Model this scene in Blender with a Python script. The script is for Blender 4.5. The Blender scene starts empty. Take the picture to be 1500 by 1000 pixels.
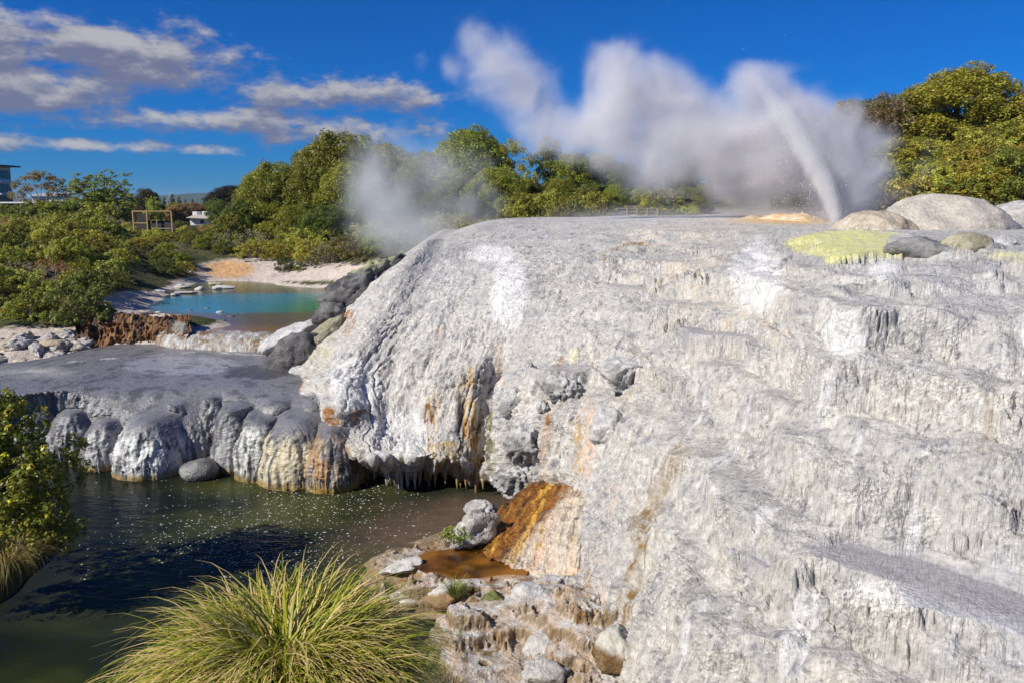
import bpy, math, random
import numpy as np
from mathutils import Vector, Matrix
rng = np.random.default_rng(7); random.seed(7)
scn = bpy.context.scene
COL = scn.collection
rad = math.radians
# ------------------------------------------------------------------ camera
FPX = 1177.0; PITCH = math.atan(200 / FPX); CAMZ = 9.0
cam_d = bpy.data.cameras.new('camera'); cam = bpy.data.objects.new('camera', cam_d); COL.objects.link(cam)
cam.location = (0, 0, CAMZ); cam.rotation_euler = (math.pi / 2 - PITCH, 0, 0)
cam_d.sensor_width = 36; cam_d.lens = 36 * FPX / 1500; cam_d.clip_start = .1; cam_d.clip_end = 20000
scn.camera = cam
# ------------------------------------------------------------------ view, world, sun
scn.view_settings.view_transform = 'Standard'; scn.view_settings.look = 'None'
scn.view_settings.exposure = 0.35; scn.view_settings.gamma = 1.0
scn.cycles.use_denoising = True; scn.cycles.denoising_prefilter = 'NONE'
scn.cycles.max_bounces = 6; scn.cycles.volume_bounces = 4; scn.cycles.transparent_max_bounces = 12
scn.cycles.volume_step_rate = 1.5; scn.cycles.volume_max_steps = 256
SUN = Vector((-.68, -.40, .60)).normalized()
sl = bpy.data.lights.new('sun', 'SUN'); sl.energy = 5.0; sl.angle = rad(.53); sl.color = (1, .945, .84)
so = bpy.data.objects.new('sun', sl); COL.objects.link(so); so.rotation_euler = SUN.to_track_quat('Z', 'Y').to_euler()

class NT:
    """tiny node helper"""
    def __init__(s, tree): s.t = tree; s.n = tree.nodes; s.l = tree.links
    def _in(s, node, key, v):
        if v is None: return
        if hasattr(v, 'is_output') or isinstance(v, bpy.types.NodeSocket): s.l.new(v, node.inputs[key])
        else: node.inputs[key].default_value = v
    def new(s, typ, **kw):
        n = s.n.new(typ)
        for k, v in kw.items(): setattr(n, k, v)
        return n
    def math(s, op, a, b=None, c=None, clamp=False):
        n = s.new('ShaderNodeMath', operation=op, use_clamp=clamp)
        s._in(n, 0, a); s._in(n, 1, b); s._in(n, 2, c); return n.outputs[0]
    def vmath(s, op, a, b=None, scale=None):
        n = s.new('ShaderNodeVectorMath', operation=op); s._in(n, 0, a); s._in(n, 1, b)
        if scale is not None: s._in(n, 'Scale', scale)
        return n.outputs['Value'] if op in ('LENGTH', 'DOT_PRODUCT', 'DISTANCE') else n.outputs[0]
    def sep(s, v): n = s.new('ShaderNodeSeparateXYZ'); s._in(n, 0, v); return n.outputs
    def comb(s, x, y, z):
        n = s.new('ShaderNodeCombineXYZ'); s._in(n, 0, x); s._in(n, 1, y); s._in(n, 2, z); return n.outputs[0]
    def noise(s, vec, scale, detail=4, rough=.55, dist=0.):
        n = s.new('ShaderNodeTexNoise'); s._in(n, 'Vector', vec); s._in(n, 'Scale', scale); s._in(n, 'Detail', detail)
        s._in(n, 'Roughness', rough); s._in(n, 'Distortion', dist); return n.outputs[0]
    def voro(s, vec, scale, feature='F1', rnd=1.):
        n = s.new('ShaderNodeTexVoronoi', feature=feature); s._in(n, 'Vector', vec); s._in(n, 'Scale', scale); s._in(n, 'Randomness', rnd)
        return n.outputs['Distance']
    def mapr(s, v, a, b, c=0., d=1., smooth=True):
        n = s.new('ShaderNodeMapRange', interpolation_type='SMOOTHSTEP' if smooth else 'LINEAR')
        s._in(n, 0, v); s._in(n, 1, a); s._in(n, 2, b); s._in(n, 3, c); s._in(n, 4, d); return n.outputs[0]
    def mix(s, f, a, b, mode='MIX'):
        n = s.new('ShaderNodeMix', data_type='RGBA', blend_type=mode)
        s._in(n, 0, f); s._in(n, 6, a if not isinstance(a, tuple) else (*a, 1)[:4]); s._in(n, 7, b if not isinstance(b, tuple) else (*b, 1)[:4]); return n.outputs[2]
    def attr(s, name, out='Color'):
        n = s.new('ShaderNodeAttribute', attribute_name=name); return n.outputs[out]
    def pos(s): return s.new('ShaderNodeNewGeometry').outputs['Position']
    def bump(s, h, strength=.5, dist=.05, normal=None):
        n = s.new('ShaderNodeBump'); s._in(n, 'Height', h); s._in(n, 'Strength', strength); s._in(n, 'Distance', dist); s._in(n, 'Normal', normal); return n.outputs[0]

def material(name):
    m = bpy.data.materials.new(name); m.use_nodes = True
    t = NT(m.node_tree); b = t.n['Principled BSDF']; return m, t, b
def setp(t, b, **kw):
    for k, v in kw.items():
        k = k.replace('_', ' ')
        if isinstance(v, tuple) and len(v) == 3: v = (*v, 1)
        t._in(b, k, v)

world = bpy.data.worlds.new('World'); scn.world = world; world.use_nodes = True
w = NT(world.node_tree); bg = w.n['Background']
sky = w.new('ShaderNodeTexSky', sky_type='NISHITA', sun_disc=False)
sky.sun_elevation = math.asin(SUN.z); sky.sun_rotation = math.atan2(SUN.x, SUN.y)
sky.air_density = 1.0; sky.dust_density = .2; sky.ozone_density = 2.5; sky.altitude = 300
skycol = w.mix(1., sky.outputs[0], (.014, .30, .80), 'MULTIPLY')
dirv = w.new('ShaderNodeTexCoord').outputs['Generated']
dx, dy, dz = w.sep(dirv)
az = w.math('ARCTAN2', dx, dy); el = w.math('ARCSINE', dz)
BANKS = [(-.47, .166, .20, .034, 1.), (-.55, .118, .17, .036, 1.), (-.20, .128, .15, .028, .95), (-.33, .092, .30, .022, .85), (-.22, .086, .16, .022, .85), (-.42, .14, .16, .03, .7), (-.47, .064, .22, .012, .75), (-.385, .248, .06, .012, .8), (-.62, .15, .1, .05, .8), (-.33, .150, .10, .012, .4),
         (-1.1, .16, .28, .05, 1.), (-1.5, .10, .3, .04, .9), (-1.9, .22, .3, .06, .8), (-2.6, .15, .4, .05, .9), (1.2, .10, .25, .03, .7), (2.0, .18, .4, .05, .9), (2.8, .11, .3, .04, .8)]   # cloud banks low round the horizon: azimuth, height, sizes
def cloudfield(shift):
    e = w.math('ADD', el, shift); tot = None
    q = w.comb(w.math('MULTIPLY', az, 7.5), w.math('MULTIPLY', e, 15.), 0.)
    n = w.noise(q, 2.0, 10, .60, .05); n2 = w.noise(q, .8, 3, .5)
    for a, h, ra, rh, amp in BANKS:
        u = w.math('DIVIDE', w.math('SUBTRACT', az, a), ra); v = w.math('DIVIDE', w.math('SUBTRACT', e, h), rh)
        r2 = w.math('MULTIPLY_ADD', u, u, w.math('MULTIPLY', v, v)); b = w.math('MULTIPLY', w.math('POWER', 2.72, w.math('MULTIPLY', r2, -1.)), amp)
        tot = b if tot is None else w.math('MAXIMUM', tot, b)
    return w.math('ADD', w.math('MULTIPLY_ADD', n, 1.9, tot), w.math('MULTIPLY', n2, .6))
c0 = cloudfield(0.); c1 = cloudfield(.013)
dens = w.mapr(c0, 1.62, 2.10)
lit = w.mapr(w.math('SUBTRACT', c0, c1), -.16, .50)
ccol = w.mix(lit, (1.5, 1.6, 2.45), (4.4, 4.3, 4.4))
fade = w.mapr(dz, .0, .03)
cf = w.math('MULTIPLY', w.math('MULTIPLY', dens, fade), .92)
w.l.new(w.mix(cf, skycol, ccol), bg.inputs[0]); bg.inputs[1].default_value = .088

# ------------------------------------------------------------------ numeric helpers
CP, SP = math.cos(PITCH), math.sin(PITCH)
def ray(px, py):
    a = (np.asarray(px, float) - 750) / FPX; b = (500 - np.asarray(py, float)) / FPX
    return a, CP + b * SP, -SP + b * CP          # x, y(forward), z(up)
def at(px, py, Y):
    x, y, z = ray(px, py); k = np.asarray(Y, float) / y
    return np.stack([x * k, np.broadcast_to(np.asarray(Y, float), np.shape(k)), CAMZ + z * k], -1)
def atz(px, py, Z):
    x, y, z = ray(px, py); k = (Z - CAMZ) / z
    return np.stack([x * k, y * k, np.broadcast_to(np.asarray(Z, float), np.shape(k))], -1)
def proj(P):
    x = P[..., 0]; y = P[..., 1]; z = P[..., 2] - CAMZ
    f = y * CP - z * SP; u = y * SP + z * CP
    return 750 + FPX * x / f, 500 - FPX * u / f
def smooth(x, a, b):
    t = np.clip((x - a) / (b - a), 0, 1); return t * t * (3 - 2 * t)
_perm = np.random.default_rng(11).integers(0, 2 ** 31, 4096)
_grad = np.random.default_rng(12).normal(size=(4096, 3)); _grad /= np.linalg.norm(_grad, axis=1)[:, None]
def noise3(P, seed=0):
    P = np.asarray(P, np.float64); i = np.floor(P).astype(np.int64); f = P - i
    u = f * f * f * (f * (f * 6 - 15) + 10); out = 0.
    for a in (0, 1):
        for b in (0, 1):
            for c in (0, 1):
                h = ((i[..., 0] + a) * 73856093 ^ (i[..., 1] + b) * 19349663 ^ (i[..., 2] + c) * 83492791 ^ (seed * 2654435)) & 0xfffffff
                h = (_perm[h & 4095] ^ h >> 12) & 4095
                g = _grad[h]
                d = g[..., 0] * (f[..., 0] - a) + g[..., 1] * (f[..., 1] - b) + g[..., 2] * (f[..., 2] - c)
                wt = (u[..., 0] if a else 1 - u[..., 0]) * (u[..., 1] if b else 1 - u[..., 1]) * (u[..., 2] if c else 1 - u[..., 2])
                out = out + wt * d
    return out * 1.6
def fbm(P, o=4, gain=.5, seed=0, billow=False, lac=2.03):
    s = 0.; a = 1.; t = 0.; P = np.asarray(P, float)
    for k in range(o):
        n = noise3(P, seed + k)
        s = s + a * ((1 - np.abs(n) * 2) if billow else n); t += a; a *= gain; P = P * lac + 3.7
    return s / t
def st(*a): return np.stack(np.broadcast_arrays(*a), -1)
def cr(t, pts, q, lead=False):
    """non-uniform Catmull-Rom (finite-difference Hermite) of pts[k,...] at knots t[k], sampled at q"""
    t = np.asarray(t, float); pts = np.asarray(pts, float)
    d = np.diff(pts, axis=0) / np.diff(t).reshape(-1, *[1] * (pts.ndim - 1))
    m = np.empty_like(pts); m[0] = d[0]; m[-1] = d[-1]
    h = np.diff(t).reshape(-1, *[1] * (pts.ndim - 1))
    m[1:-1] = (d[:-1] * h[1:] + d[1:] * h[:-1]) / (h[1:] + h[:-1])
    if lead: m[1] = d[1]
    k = np.clip(np.searchsorted(t, q, 'right') - 1, 0, len(t) - 2)
    H = (t[k + 1] - t[k]); x = ((q - t[k]) / H)
    sh = (-1, *[1] * (pts.ndim - 1)); x = x.reshape(sh); H = H.reshape(sh)
    return ((2*x**3 - 3*x**2 + 1) * pts[k] + (x**3 - 2*x**2 + x) * H * m[k] + (-2*x**3 + 3*x**2) * pts[k+1] + (x**3 - x**2) * H * m[k+1])
def normals(V):
    du = np.gradient(V, axis=0); dv = np.gradient(V, axis=1)
    n = np.cross(du, dv); return n / (np.linalg.norm(n, axis=-1, keepdims=True) + 1e-12)
# ------------------------------------------------------------------ object helpers
def tag(o, label=None, cat=None, group=None, kind=None):
    for k, v in (('label', label), ('category', cat), ('group', group), ('kind', kind)):
        if v: o[k] = v
    return o
def mesh_obj(name, V, F, mat, parent=None, smooth_=True, attrs=None, mats=None):
    """V (n,3), F (m,3|4) int array; attrs name -> (n,) or (n,3) arrays"""
    me = bpy.data.meshes.new(name); V = np.ascontiguousarray(V, np.float32).reshape(-1, 3); F = np.ascontiguousarray(F, np.int32)
    me.vertices.add(len(V)); me.vertices.foreach_set('co', V.ravel())
    k = F.shape[1]; me.loops.add(F.size); me.loops.foreach_set('vertex_index', F.ravel())
    me.polygons.add(len(F)); me.polygons.foreach_set('loop_start', np.arange(0, F.size, k, dtype=np.int32)); me.polygons.foreach_set('loop_total', np.full(len(F), k, np.int32))
    me.update(calc_edges=True)
    if smooth_: me.polygons.foreach_set('use_smooth', np.ones(len(F), bool))
    for nme, a in (attrs or {}).items():
        a = np.asarray(a, np.float32).reshape(len(V), -1)
        if a.shape[1] == 3 and nme == 'tint':
            at_ = me.attributes.new(nme, 'FLOAT_COLOR', 'POINT'); at_.data.foreach_set('color', np.c_[a, np.ones(len(a), np.float32)].ravel().astype(np.float32))
        elif a.shape[1] == 3:
            at_ = me.attributes.new(nme, 'FLOAT_VECTOR', 'POINT'); at_.data.foreach_set('vector', a.ravel())
        else:
            at_ = me.attributes.new(nme, 'FLOAT', 'POINT'); at_.data.foreach_set('value', a.ravel())
    me.materials.append(mat)
    o = bpy.data.objects.new(name, me); COL.objects.link(o)
    if parent: o.parent = parent
    return o
def grid_faces(nu, nv, flip=False):
    i = np.arange(nu * nv).reshape(nu, nv)
    f = np.stack([i[:-1, :-1], i[1:, :-1], i[1:, 1:], i[:-1, 1:]], -1).reshape(-1, 4)
    return f[:, ::-1] if flip else f
def empty(name, loc=(0, 0, 0), rz=0, s=1):
    o = bpy.data.objects.new(name, None); COL.objects.link(o); o.location = loc; o.rotation_euler = (0, 0, rz)
    o.scale = (s, s, s) if not hasattr(s, '__len__') else s; o.empty_display_size = .2; return o
def dup(root, loc, rz=0, s=1, label=None, cat=None, group=None):
    r = root.copy(); COL.objects.link(r); r.location = loc; r.rotation_euler = (0, 0, rz)
    r.scale = (s, s, s) if not hasattr(s, '__len__') else s
    for ch in root.children:
        c = ch.copy(); COL.objects.link(c); c.parent = r
        for g in ch.children: d = g.copy(); COL.objects.link(d); d.parent = c
    return tag(r, label, cat, group)
class MB:
    """collects boxes, bars and tubes into one mesh"""
    def __init__(s): s.v = []; s.f = []
    def add(s, V, F):
        o = sum(len(a) for a in s.v); s.v.append(np.asarray(V, float)); s.f += [tuple(i + o for i in f) for f in F]; return s
    def box(s, a, b):
        (x0, y0, z0), (x1, y1, z1) = a, b
        V = [(x, y, z) for z in (z0, z1) for y in (y0, y1) for x in (x0, x1)]
        return s.add(V, [(0, 2, 3, 1), (4, 5, 7, 6), (0, 1, 5, 4), (2, 6, 7, 3), (0, 4, 6, 2), (1, 3, 7, 5)])
    def tube(s, pts, rs, n=7):
        pts = [Vector(p) for p in pts]; V = []; F = []
        for k, p in enumerate(pts):
            d = (pts[min(k + 1, len(pts) - 1)] - pts[max(k - 1, 0)]).normalized(); q = d.to_track_quat('Z', 'Y')
            for j in range(n):
                a = 2 * math.pi * j / n; V.append(p + q @ Vector((math.cos(a) * rs[k], math.sin(a) * rs[k], 0)))
        for k in range(len(pts) - 1):
            for j in range(n): F.append((k*n + j, k*n + (j+1) % n, (k+1)*n + (j+1) % n, (k+1)*n + j))
        F.append(tuple(range(n))[::-1]); F.append(tuple((len(pts)-1)*n + j for j in range(n)))
        return s.add([tuple(v) for v in V], F)
    def build(s, name, mat, parent=None, smooth_=False):
        me = bpy.data.meshes.new(name); me.from_pydata(np.concatenate(s.v).tolist(), [], s.f); me.materials.append(mat)
        if smooth_: me.polygons.foreach_set('use_smooth', np.ones(len(me.polygons), bool))
        o = bpy.data.objects.new(name, me); COL.objects.link(o)
        if parent: o.parent = parent
        return o
# ------------------------------------------------------------------ surface materials
def sinter_material(name, fine=1.0, knob=1.0, rough=.62):
    m, t, b = material(name)
    tint = t.attr('tint'); wet = t.attr('wet', 'Fac'); fl = t.attr('flow', 'Vector'); p = t.pos()
    fx, fy, fz = t.sep(fl)
    lines = t.noise(t.comb(t.math('MULTIPLY', fx, 16.), t.math('MULTIPLY', fy, 3.2), t.math('MULTIPLY', fz, .3)), 1., 5, .62, .6)
    grain = t.noise(p, 26., 6, .66)
    kn = t.voro(t.vmath('ADD', p, t.vmath('SCALE', t.comb(lines, grain, lines), None, .08)), 15.)
    kn2 = t.voro(p, 42.)
    patch = t.mapr(t.noise(p, .9, 4, .6, .4), .44, .62)
    h = t.math('MULTIPLY_ADD', lines, .9, t.math('MULTIPLY', grain, .55))
    h = t.math('MULTIPLY_ADD', t.math('MULTIPLY', kn, patch), .55 * knob, h)
    h = t.math('MULTIPLY_ADD', t.math('MULTIPLY', kn2, patch), .18 * knob, h)
    # mineral specks and veins: pigment only
    sp = t.mapr(t.noise(t.comb(t.math('MULTIPLY', fx, 9.), t.math('MULTIPLY', fy, 3.), fz), 1., 6, .7, .8), .60, .74)
    sp = t.math('MULTIPLY', sp, t.mapr(t.noise(p, .55, 3, .55), .46, .66))
    c = t.mix(t.math('MULTIPLY', sp, .75), tint, (.22, .22, .24))
    vein = t.math('MULTIPLY', t.mapr(t.noise(p, 2.6, 7, .7, 1.2), .56, .70), .38)
    c = t.mix(vein, c, (.60, .52, .42), 'MULTIPLY')
    lt = t.mapr(t.noise(p, 7.5, 8, .78), .34, .70, .60, 1.20, False)
    cc = t.new('ShaderNodeMix', data_type='RGBA', blend_type='MULTIPLY'); cc.inputs[0].default_value = 1
    t.l.new(c, cc.inputs[6]); t.l.new(t.comb(lt, lt, lt), cc.inputs[7])
    nrm = t.bump(h, 1. * fine, .06)
    setp(t, b, Base_Color=cc.outputs[2], Roughness=t.mapr(wet, 0., 1., rough, .16, False), Normal=nrm)
    b.inputs['Specular IOR Level'].default_value = .35
    t._in(b, 'Specular IOR Level', t.mapr(wet, 0., 1., .25, .6, False))
    return m
M_SINTER = sinter_material('white_sinter')
M_GREY = sinter_material('wet_grey_sinter', .5, .4, .5)

def lerp(a, b, f):
    f = np.asarray(f)[..., None]; return a * (1 - f) + np.asarray(b, float) * f
def G(px, py, x0, y0, rx, ry, pw=1.):
    return np.exp(-(((px - x0) / rx) ** 2 + ((py - y0) / ry) ** 2) ** pw)
def polyd(px, py, pts):
    """distance to a polyline plus fraction along it"""
    best = np.full(np.shape(px), 1e9); fr = np.zeros(np.shape(px)); n = len(pts) - 1
    for k in range(n):
        (ax, ay), (bx, by) = pts[k], pts[k + 1]; dx_, dy_ = bx - ax, by - ay
        q = np.clip(((px - ax) * dx_ + (py - ay) * dy_) / (dx_ * dx_ + dy_ * dy_), 0, 1)
        d = np.hypot(px - ax - q * dx_, py - ay - q * dy_); s = d < best
        best = np.where(s, d, best); fr = np.where(s, (k + q) / n, fr)
    return best, fr
def sheet(cols, nu, nv, knots=None, plateau=None):
    """smooth surface through columns of world points; columns resampled by their length in view"""
    res = []; q = np.linspace(0, 1, nv)
    for c in cols:
        c = np.asarray(c, float); x, y = proj(c)
        L = np.hypot(np.diff(x), np.diff(y)) + 4.
        if plateau: L = L.copy(); L[0] = L[1:].sum() * plateau
        s = np.r_[0, np.cumsum(L)]; s /= s[-1]
        res.append(cr(s, c, q, bool(plateau)))
    res = np.array(res); mid = res[:, nv // 2]
    mx, my = proj(mid)
    if knots is None: knots = np.r_[0, np.cumsum(np.hypot(np.diff(mx), np.diff(my)) + 6)]
    q = np.linspace(knots[0], knots[-1], nu)
    if mx[-1] > 1620:                                            # fewer samples far outside the view
        ki = knots[np.nonzero(mx <= 1620)[0][-1]]; n_in = int(nu * .93); q = np.r_[np.linspace(knots[0], ki, n_in, endpoint=False), np.linspace(ki, knots[-1], nu - n_in)]
    S = cr(knots, res, q)
    return S
def flow_coords(S):
    s = np.r_[0, np.cumsum(np.linalg.norm(np.diff(S, axis=0), axis=-1).mean(1))]
    t_ = np.concatenate([np.zeros((S.shape[0], 1)), np.cumsum(np.linalg.norm(np.diff(S, axis=1), axis=-1), 1)], 1)
    return np.broadcast_to(s[:, None], S.shape[:2]), t_

# ------------------------------------------------------------------ main sinter terrace
def C(*pts): return [at(*p) for p in pts]
WP = lambda x, y, z: np.array([x, y, z], float)
main_cols = [
    [WP(-9.5, 52, 4.0), *C((572, 392, 38), (520, 425, 36), (470, 485, 34), (430, 545, 32), (440, 600, 30.5), (480, 680, 29))],
    [WP(-6.5, 53, 6.2), *C((600, 368, 37), (560, 402, 34.5), (522, 455, 32), (480, 512, 30), (452, 556, 28.5), (470, 612, 27), (515, 672, 25.8)), WP(-5.2, 27.2, -.2)],
    [WP(-3.5, 56, 7.4), *C((655, 348, 38), (640, 385, 35), (612, 450, 31), (586, 510, 29), (575, 560, 28), (575, 622, 26.7), (585, 680, 25.4)), WP(-3.8, 27.2, -.2)],
    [WP(-1, 58, 8.0), *C((720, 331, 40), (710, 378, 34.5), (690, 440, 30.5), (675, 510, 28), (665, 570, 27), (660, 632, 25.9), (665, 690, 24.9)), WP(-2.0, 26.6, -.2)],
    [WP(2, 60, 8.1), *C((800, 330, 41), (790, 378, 33.5), (770, 440, 29.5), (745, 500, 27.6), (725, 570, 26.7), (718, 640, 25.8), (722, 726, 24.8))],
    [WP(5, 60, 8.1), *C((880, 328, 41), (870, 373, 32.5), (850, 430, 28.5), (822, 492, 26.0), (800, 550, 24.5), (785, 640, 23.6), (775, 732, 22.9))],
    [WP(9, 60, 8.2), *C((960, 324, 41), (950, 368, 32), (935, 420, 27), (915, 480, 24.6), (890, 560, 22.6), (868, 640, 21.6), (845, 722, 21.0))],
    [WP(12, 60, 8.2), *C((1040, 323, 41), (1035, 362, 30), (1020, 412, 25), (1000, 480, 22), (972, 580, 19.8), (935, 685, 18.2), (872, 780, 17.2), (872, 862, 16.3))],
    [WP(15, 60, 8.3), *C((1130, 323, 41), (1130, 360, 28), (1120, 405, 22.5), (1098, 485, 19.8), (1055, 600, 17.4), (1000, 720, 15.8), (950, 845, 14.5), (908, 985, 13.3))],
    [WP(18, 60, 8.3), *C((1220, 326, 41), (1222, 372, 21.5), (1215, 402, 18.4), (1198, 500, 16.2), (1168, 620, 14.7), (1120, 745, 13.3), (1065, 880, 12.1), (1010, 1060, 10.9))],
    [WP(23, 58, 8.3), *C((1330, 328, 40), (1332, 375, 19.6), (1332, 405, 17.2), (1322, 500, 15.1), (1300, 620, 13.6), (1270, 750, 12.3), (1240, 900, 10.9), (1200, 1120, 9.2))],
    [WP(30, 56, 8.3), *C((1440, 331, 38), (1440, 376, 18.8), (1440, 408, 16.5), (1432, 500, 14.5), (1420, 620, 13.0), (1405, 750, 11.8), (1385, 900, 10.3), (1360, 1150, 8.4))],
    [WP(36, 54, 8.3), *C((1560, 333, 37), (1560, 378, 18.2), (1560, 410, 16), (1555, 500, 14.0), (1550, 620, 12.4), (1545, 750, 11.2), (1530, 900, 9.8), (1520, 1170, 7.8))],
    [WP(44, 50, 8.3), *C((1800, 336, 35), (1800, 380, 17.6), (1800, 412, 15.4), (1800, 500, 13.4), (1800, 620, 11.8), (1800, 750, 10.6), (1800, 900, 9.2), (1800, 1190, 7.2))],
    [WP(56, 44, 8.2), *C((2300, 340, 32), (2300, 384, 16.6), (2300, 416, 14.4), (2300, 500, 12.4), (2300, 620, 10.8), (2300, 750, 9.6), (2300, 900, 8.2), (2300, 1210, 6.2))],
    [WP(70, 30, 8.0), *C((3200, 350, 24), (3200, 392, 13), (3200, 424, 11.6), (3200, 510, 10), (3200, 630, 8.6), (3200, 760, 7.6), (3200, 910, 6.4), (3200, 1240, 4.8))],
]
NU, NV = 900, 640
S = sheet(main_cols, NU, NV, plateau=.05)
px, py = proj(S); s_, t_ = flow_coords(S)
n0 = normals(S); sgn = np.sign(np.mean(n0[..., 2])); n0 *= sgn
steep = smooth(1 - n0[..., 2], .15, .75)
vv = np.broadcast_to(np.linspace(0, 1, NV)[None], (NU, NV))
live = .10 + .90 * smooth(vv, .045, .14)                       # plateau stays flat
near = smooth(px, 900, 1150)
# lobes, draped folds, ribs, knobs
flowp = st(s_ * .50, t_ * .16, vv * 0 + 1.)
vrt = (1 - .72 * near) * (.45 + .55 * smooth(py, 430, 540))          # drip relief mostly on the cliff
disp = .42 * fbm(S * .33, 3, .5, 3, True) * (.45 + .55 * steep)
disp += .22 * fbm(st(s_ * .55, t_ * .30, 0), 3, .55, 17, True) * (.3 + .7 * vrt)
disp += (.17 * fbm(st(s_ * 1.5, t_ * .42, .3), 4, .55, 29, True)) * (.35 + .65 * steep) * vrt
rib = fbm(st(s_ * 4.2 + .6 * noise3(S * .8, 5), t_ * .5, .7), 3, .6, 41, True)
disp += .055 * rib * (.25 + .75 * steep) * vrt
disp += .115 * fbm(S * 1.5, 6, .62, 53) * (.6 + .4 * smooth(py, 430, 560))
disp -= .17 * vrt * smooth(np.abs(fbm(st(s_ * .8, t_ * .30, 5), 4, .6, 55)), .07, .0) * (.4 + .6 * steep)
disp += .10 * fbm(S * 1.05, 3, .5, 57, True) * near
pitp = smooth(fbm(S * .75, 3, .55, 67), -.12, .22)
disp += .055 * fbm(S * 6., 4, .68, 61, True) * (.25 + .75 * pitp) + .020 * fbm(S * 18., 2, .6, 63) * (.4 + .6 * pitp)
disp -= .075 * smooth(fbm(st(s_ * 6., t_ * 4.5, 3), 3, .65, 69), .10, .34) * pitp * (.4 + .6 * smooth(px, 700, 1000))
# authored relief: crevice, knobbly block, domes
crev, _ = polyd(px, py, [(742, 470), (722, 540), (712, 610), (716, 730)])
disp -= .75 * np.exp(-(crev / 14.) ** 2) * smooth(py, 470, 560)
blk = smooth(px, 732, 752) * (1 - smooth(px, 850, 878)) * smooth(py, 538, 572) * (1 - smooth(px, 820, 960) * smooth(py, 0, 1) * 0)
disp += .55 * blk * (1 - smooth(py, 690, 745))
kb = fbm(S * 1.5, 4, .55, 71, True)
disp += .42 * (kb - .35) * G(px, py, 770, 650, 52, 70, 2)
for (x0, y0, r, a) in ((822, 562, 24, .45), (765, 640, 34, .28), (760, 700, 30, .3), (920, 545, 40, .35), (880, 620, 34, .35), (560, 640, 46, .10), (645, 640, 26, .12), (740, 425, 40, .3),
                       (1245, 480, 40, .16), (1300, 398, 30, .22), (1120, 440, 50, .18), (1090, 740, 60, .22), (1230, 690, 60, .18), (1440, 690, 60, .2), (1350, 960, 60, .2), (1060, 900, 50, .16), (955, 690, 60, .25), (500, 600, 24, .18)):
    disp += a * G(px, py, x0, y0, r, r * .9, 1.3)
gro, _ = polyd(px, py, [(862, 800), (866, 900)]); disp -= .16 * np.exp(-(gro / 6) ** 2)
gro, _ = polyd(px, py, [(1010, 640), (960, 700), (935, 800), (905, 960)]); disp -= .16 * np.exp(-(gro / 11) ** 2)
disp = (disp - .30) * live * (1 - .75 * smooth(S[..., 1], 30, 40) * (1 - steep))
V = S + n0 * disp[..., None]
# sinter steps: lift/flatten in height so that the slope breaks into small terraces
stepw = smooth(px, 780, 1000) * smooth(vv, .06, .12) * (1 - .4 * smooth(vv, .8, 1))
for hgt, kk, ff, sd in ((1.15, .72, .30, 83), (.46, .62, .55, 85)):
    zz = V[..., 2] / hgt + .62 * fbm(st(V[..., 0], V[..., 1], V[..., 2] * .5) * ff, 3, .5, sd) + .10 * noise3(V * 1.9, sd + 4)
    fr = zz - np.floor(zz); V[..., 2] += stepw * hgt * kk * (smooth(fr, .55, 1.) - fr + .24) * (.35 + .65 * smooth(noise3(V * .35, sd + 1), -.35, .2))
hgt = 1.25; zz = V[..., 2] / hgt + .35 * fbm(st(V[..., 0], V[..., 1], 0) * .3, 2, .5, 91)
fr = zz - np.floor(zz); V[..., 2] += .7 * smooth(py, 430, 500) * (1 - stepw * .4) * hgt * .22 * (smooth(fr, .5, 1.) - fr + .2)
# flooded ledges (flat shelves with a sharp drop in front)
def ledge(pts, z0, z1, soft=6.):
    """polygon in view traced onto the slope; between z0 (first point) and z1 the shelf is a plane"""
    global V
    P = np.array(pts, float); x, y = proj(V); ins = np.zeros(x.shape, bool); j = len(P) - 1; d = np.full(x.shape, 1e9)
    for i in range(len(P)):
        c_ = (P[i, 1] > y) != (P[j, 1] > y)
        with np.errstate(all='ignore'): c_ &= x < (P[j, 0] - P[i, 0]) * (y - P[i, 1]) / (P[j, 1] - P[i, 1] + 1e-9) + P[i, 0]
        ins ^= c_; dd, _ = polyd(x, y, [tuple(P[j]), tuple(P[i])]); d = np.minimum(d, dd); j = i
    wgt = np.where(ins, smooth(d, -1, soft), 0.); k = (x - P[:, 0].min()) / (np.ptp(P[:, 0]))
    if z0 is None: V = V * (1 - wgt[..., None]) + (S + np.array([0, 0, -.05])) * wgt[..., None]; return wgt
    tgt = z0 + (z1 - z0) * k + .012 * noise3(V * 3., 3)
    V[..., 2] = V[..., 2] * (1 - wgt) + tgt * wgt
    return wgt
x_, y_ = proj(V)
l1 = ledge([(1158, 792), (1235, 778), (1345, 800), (1520, 852), (1640, 905), (1560, 950), (1430, 912), (1310, 880), (1225, 838)], 3.58, 3.60)
l2 = ledge([(1062, 808), (1110, 800), (1150, 812), (1118, 836), (1075, 832)], 3.20, 3.20, 4)
l3 = ledge([(985, 497), (1080, 490), (1155, 508), (1150, 522), (1010, 524)], 5.72, 5.78, 4)
l4 = ledge([(765, 548), (830, 536), (915, 546), (895, 560), (800, 562)], 4.22, 4.22, 4)
l5 = ledge([(1150, 345), (1260, 338), (1340, 345), (1318, 366), (1345, 378), (1240, 386), (1175, 378), (1195, 360)], None, None, 10)
flat = np.maximum.reduce([l1, l2, l3, l4])
V[..., 2] = np.where(S[..., 1] > 42, np.minimum(V[..., 2], 8.35), V[..., 2])
px, py = proj(V)
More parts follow.
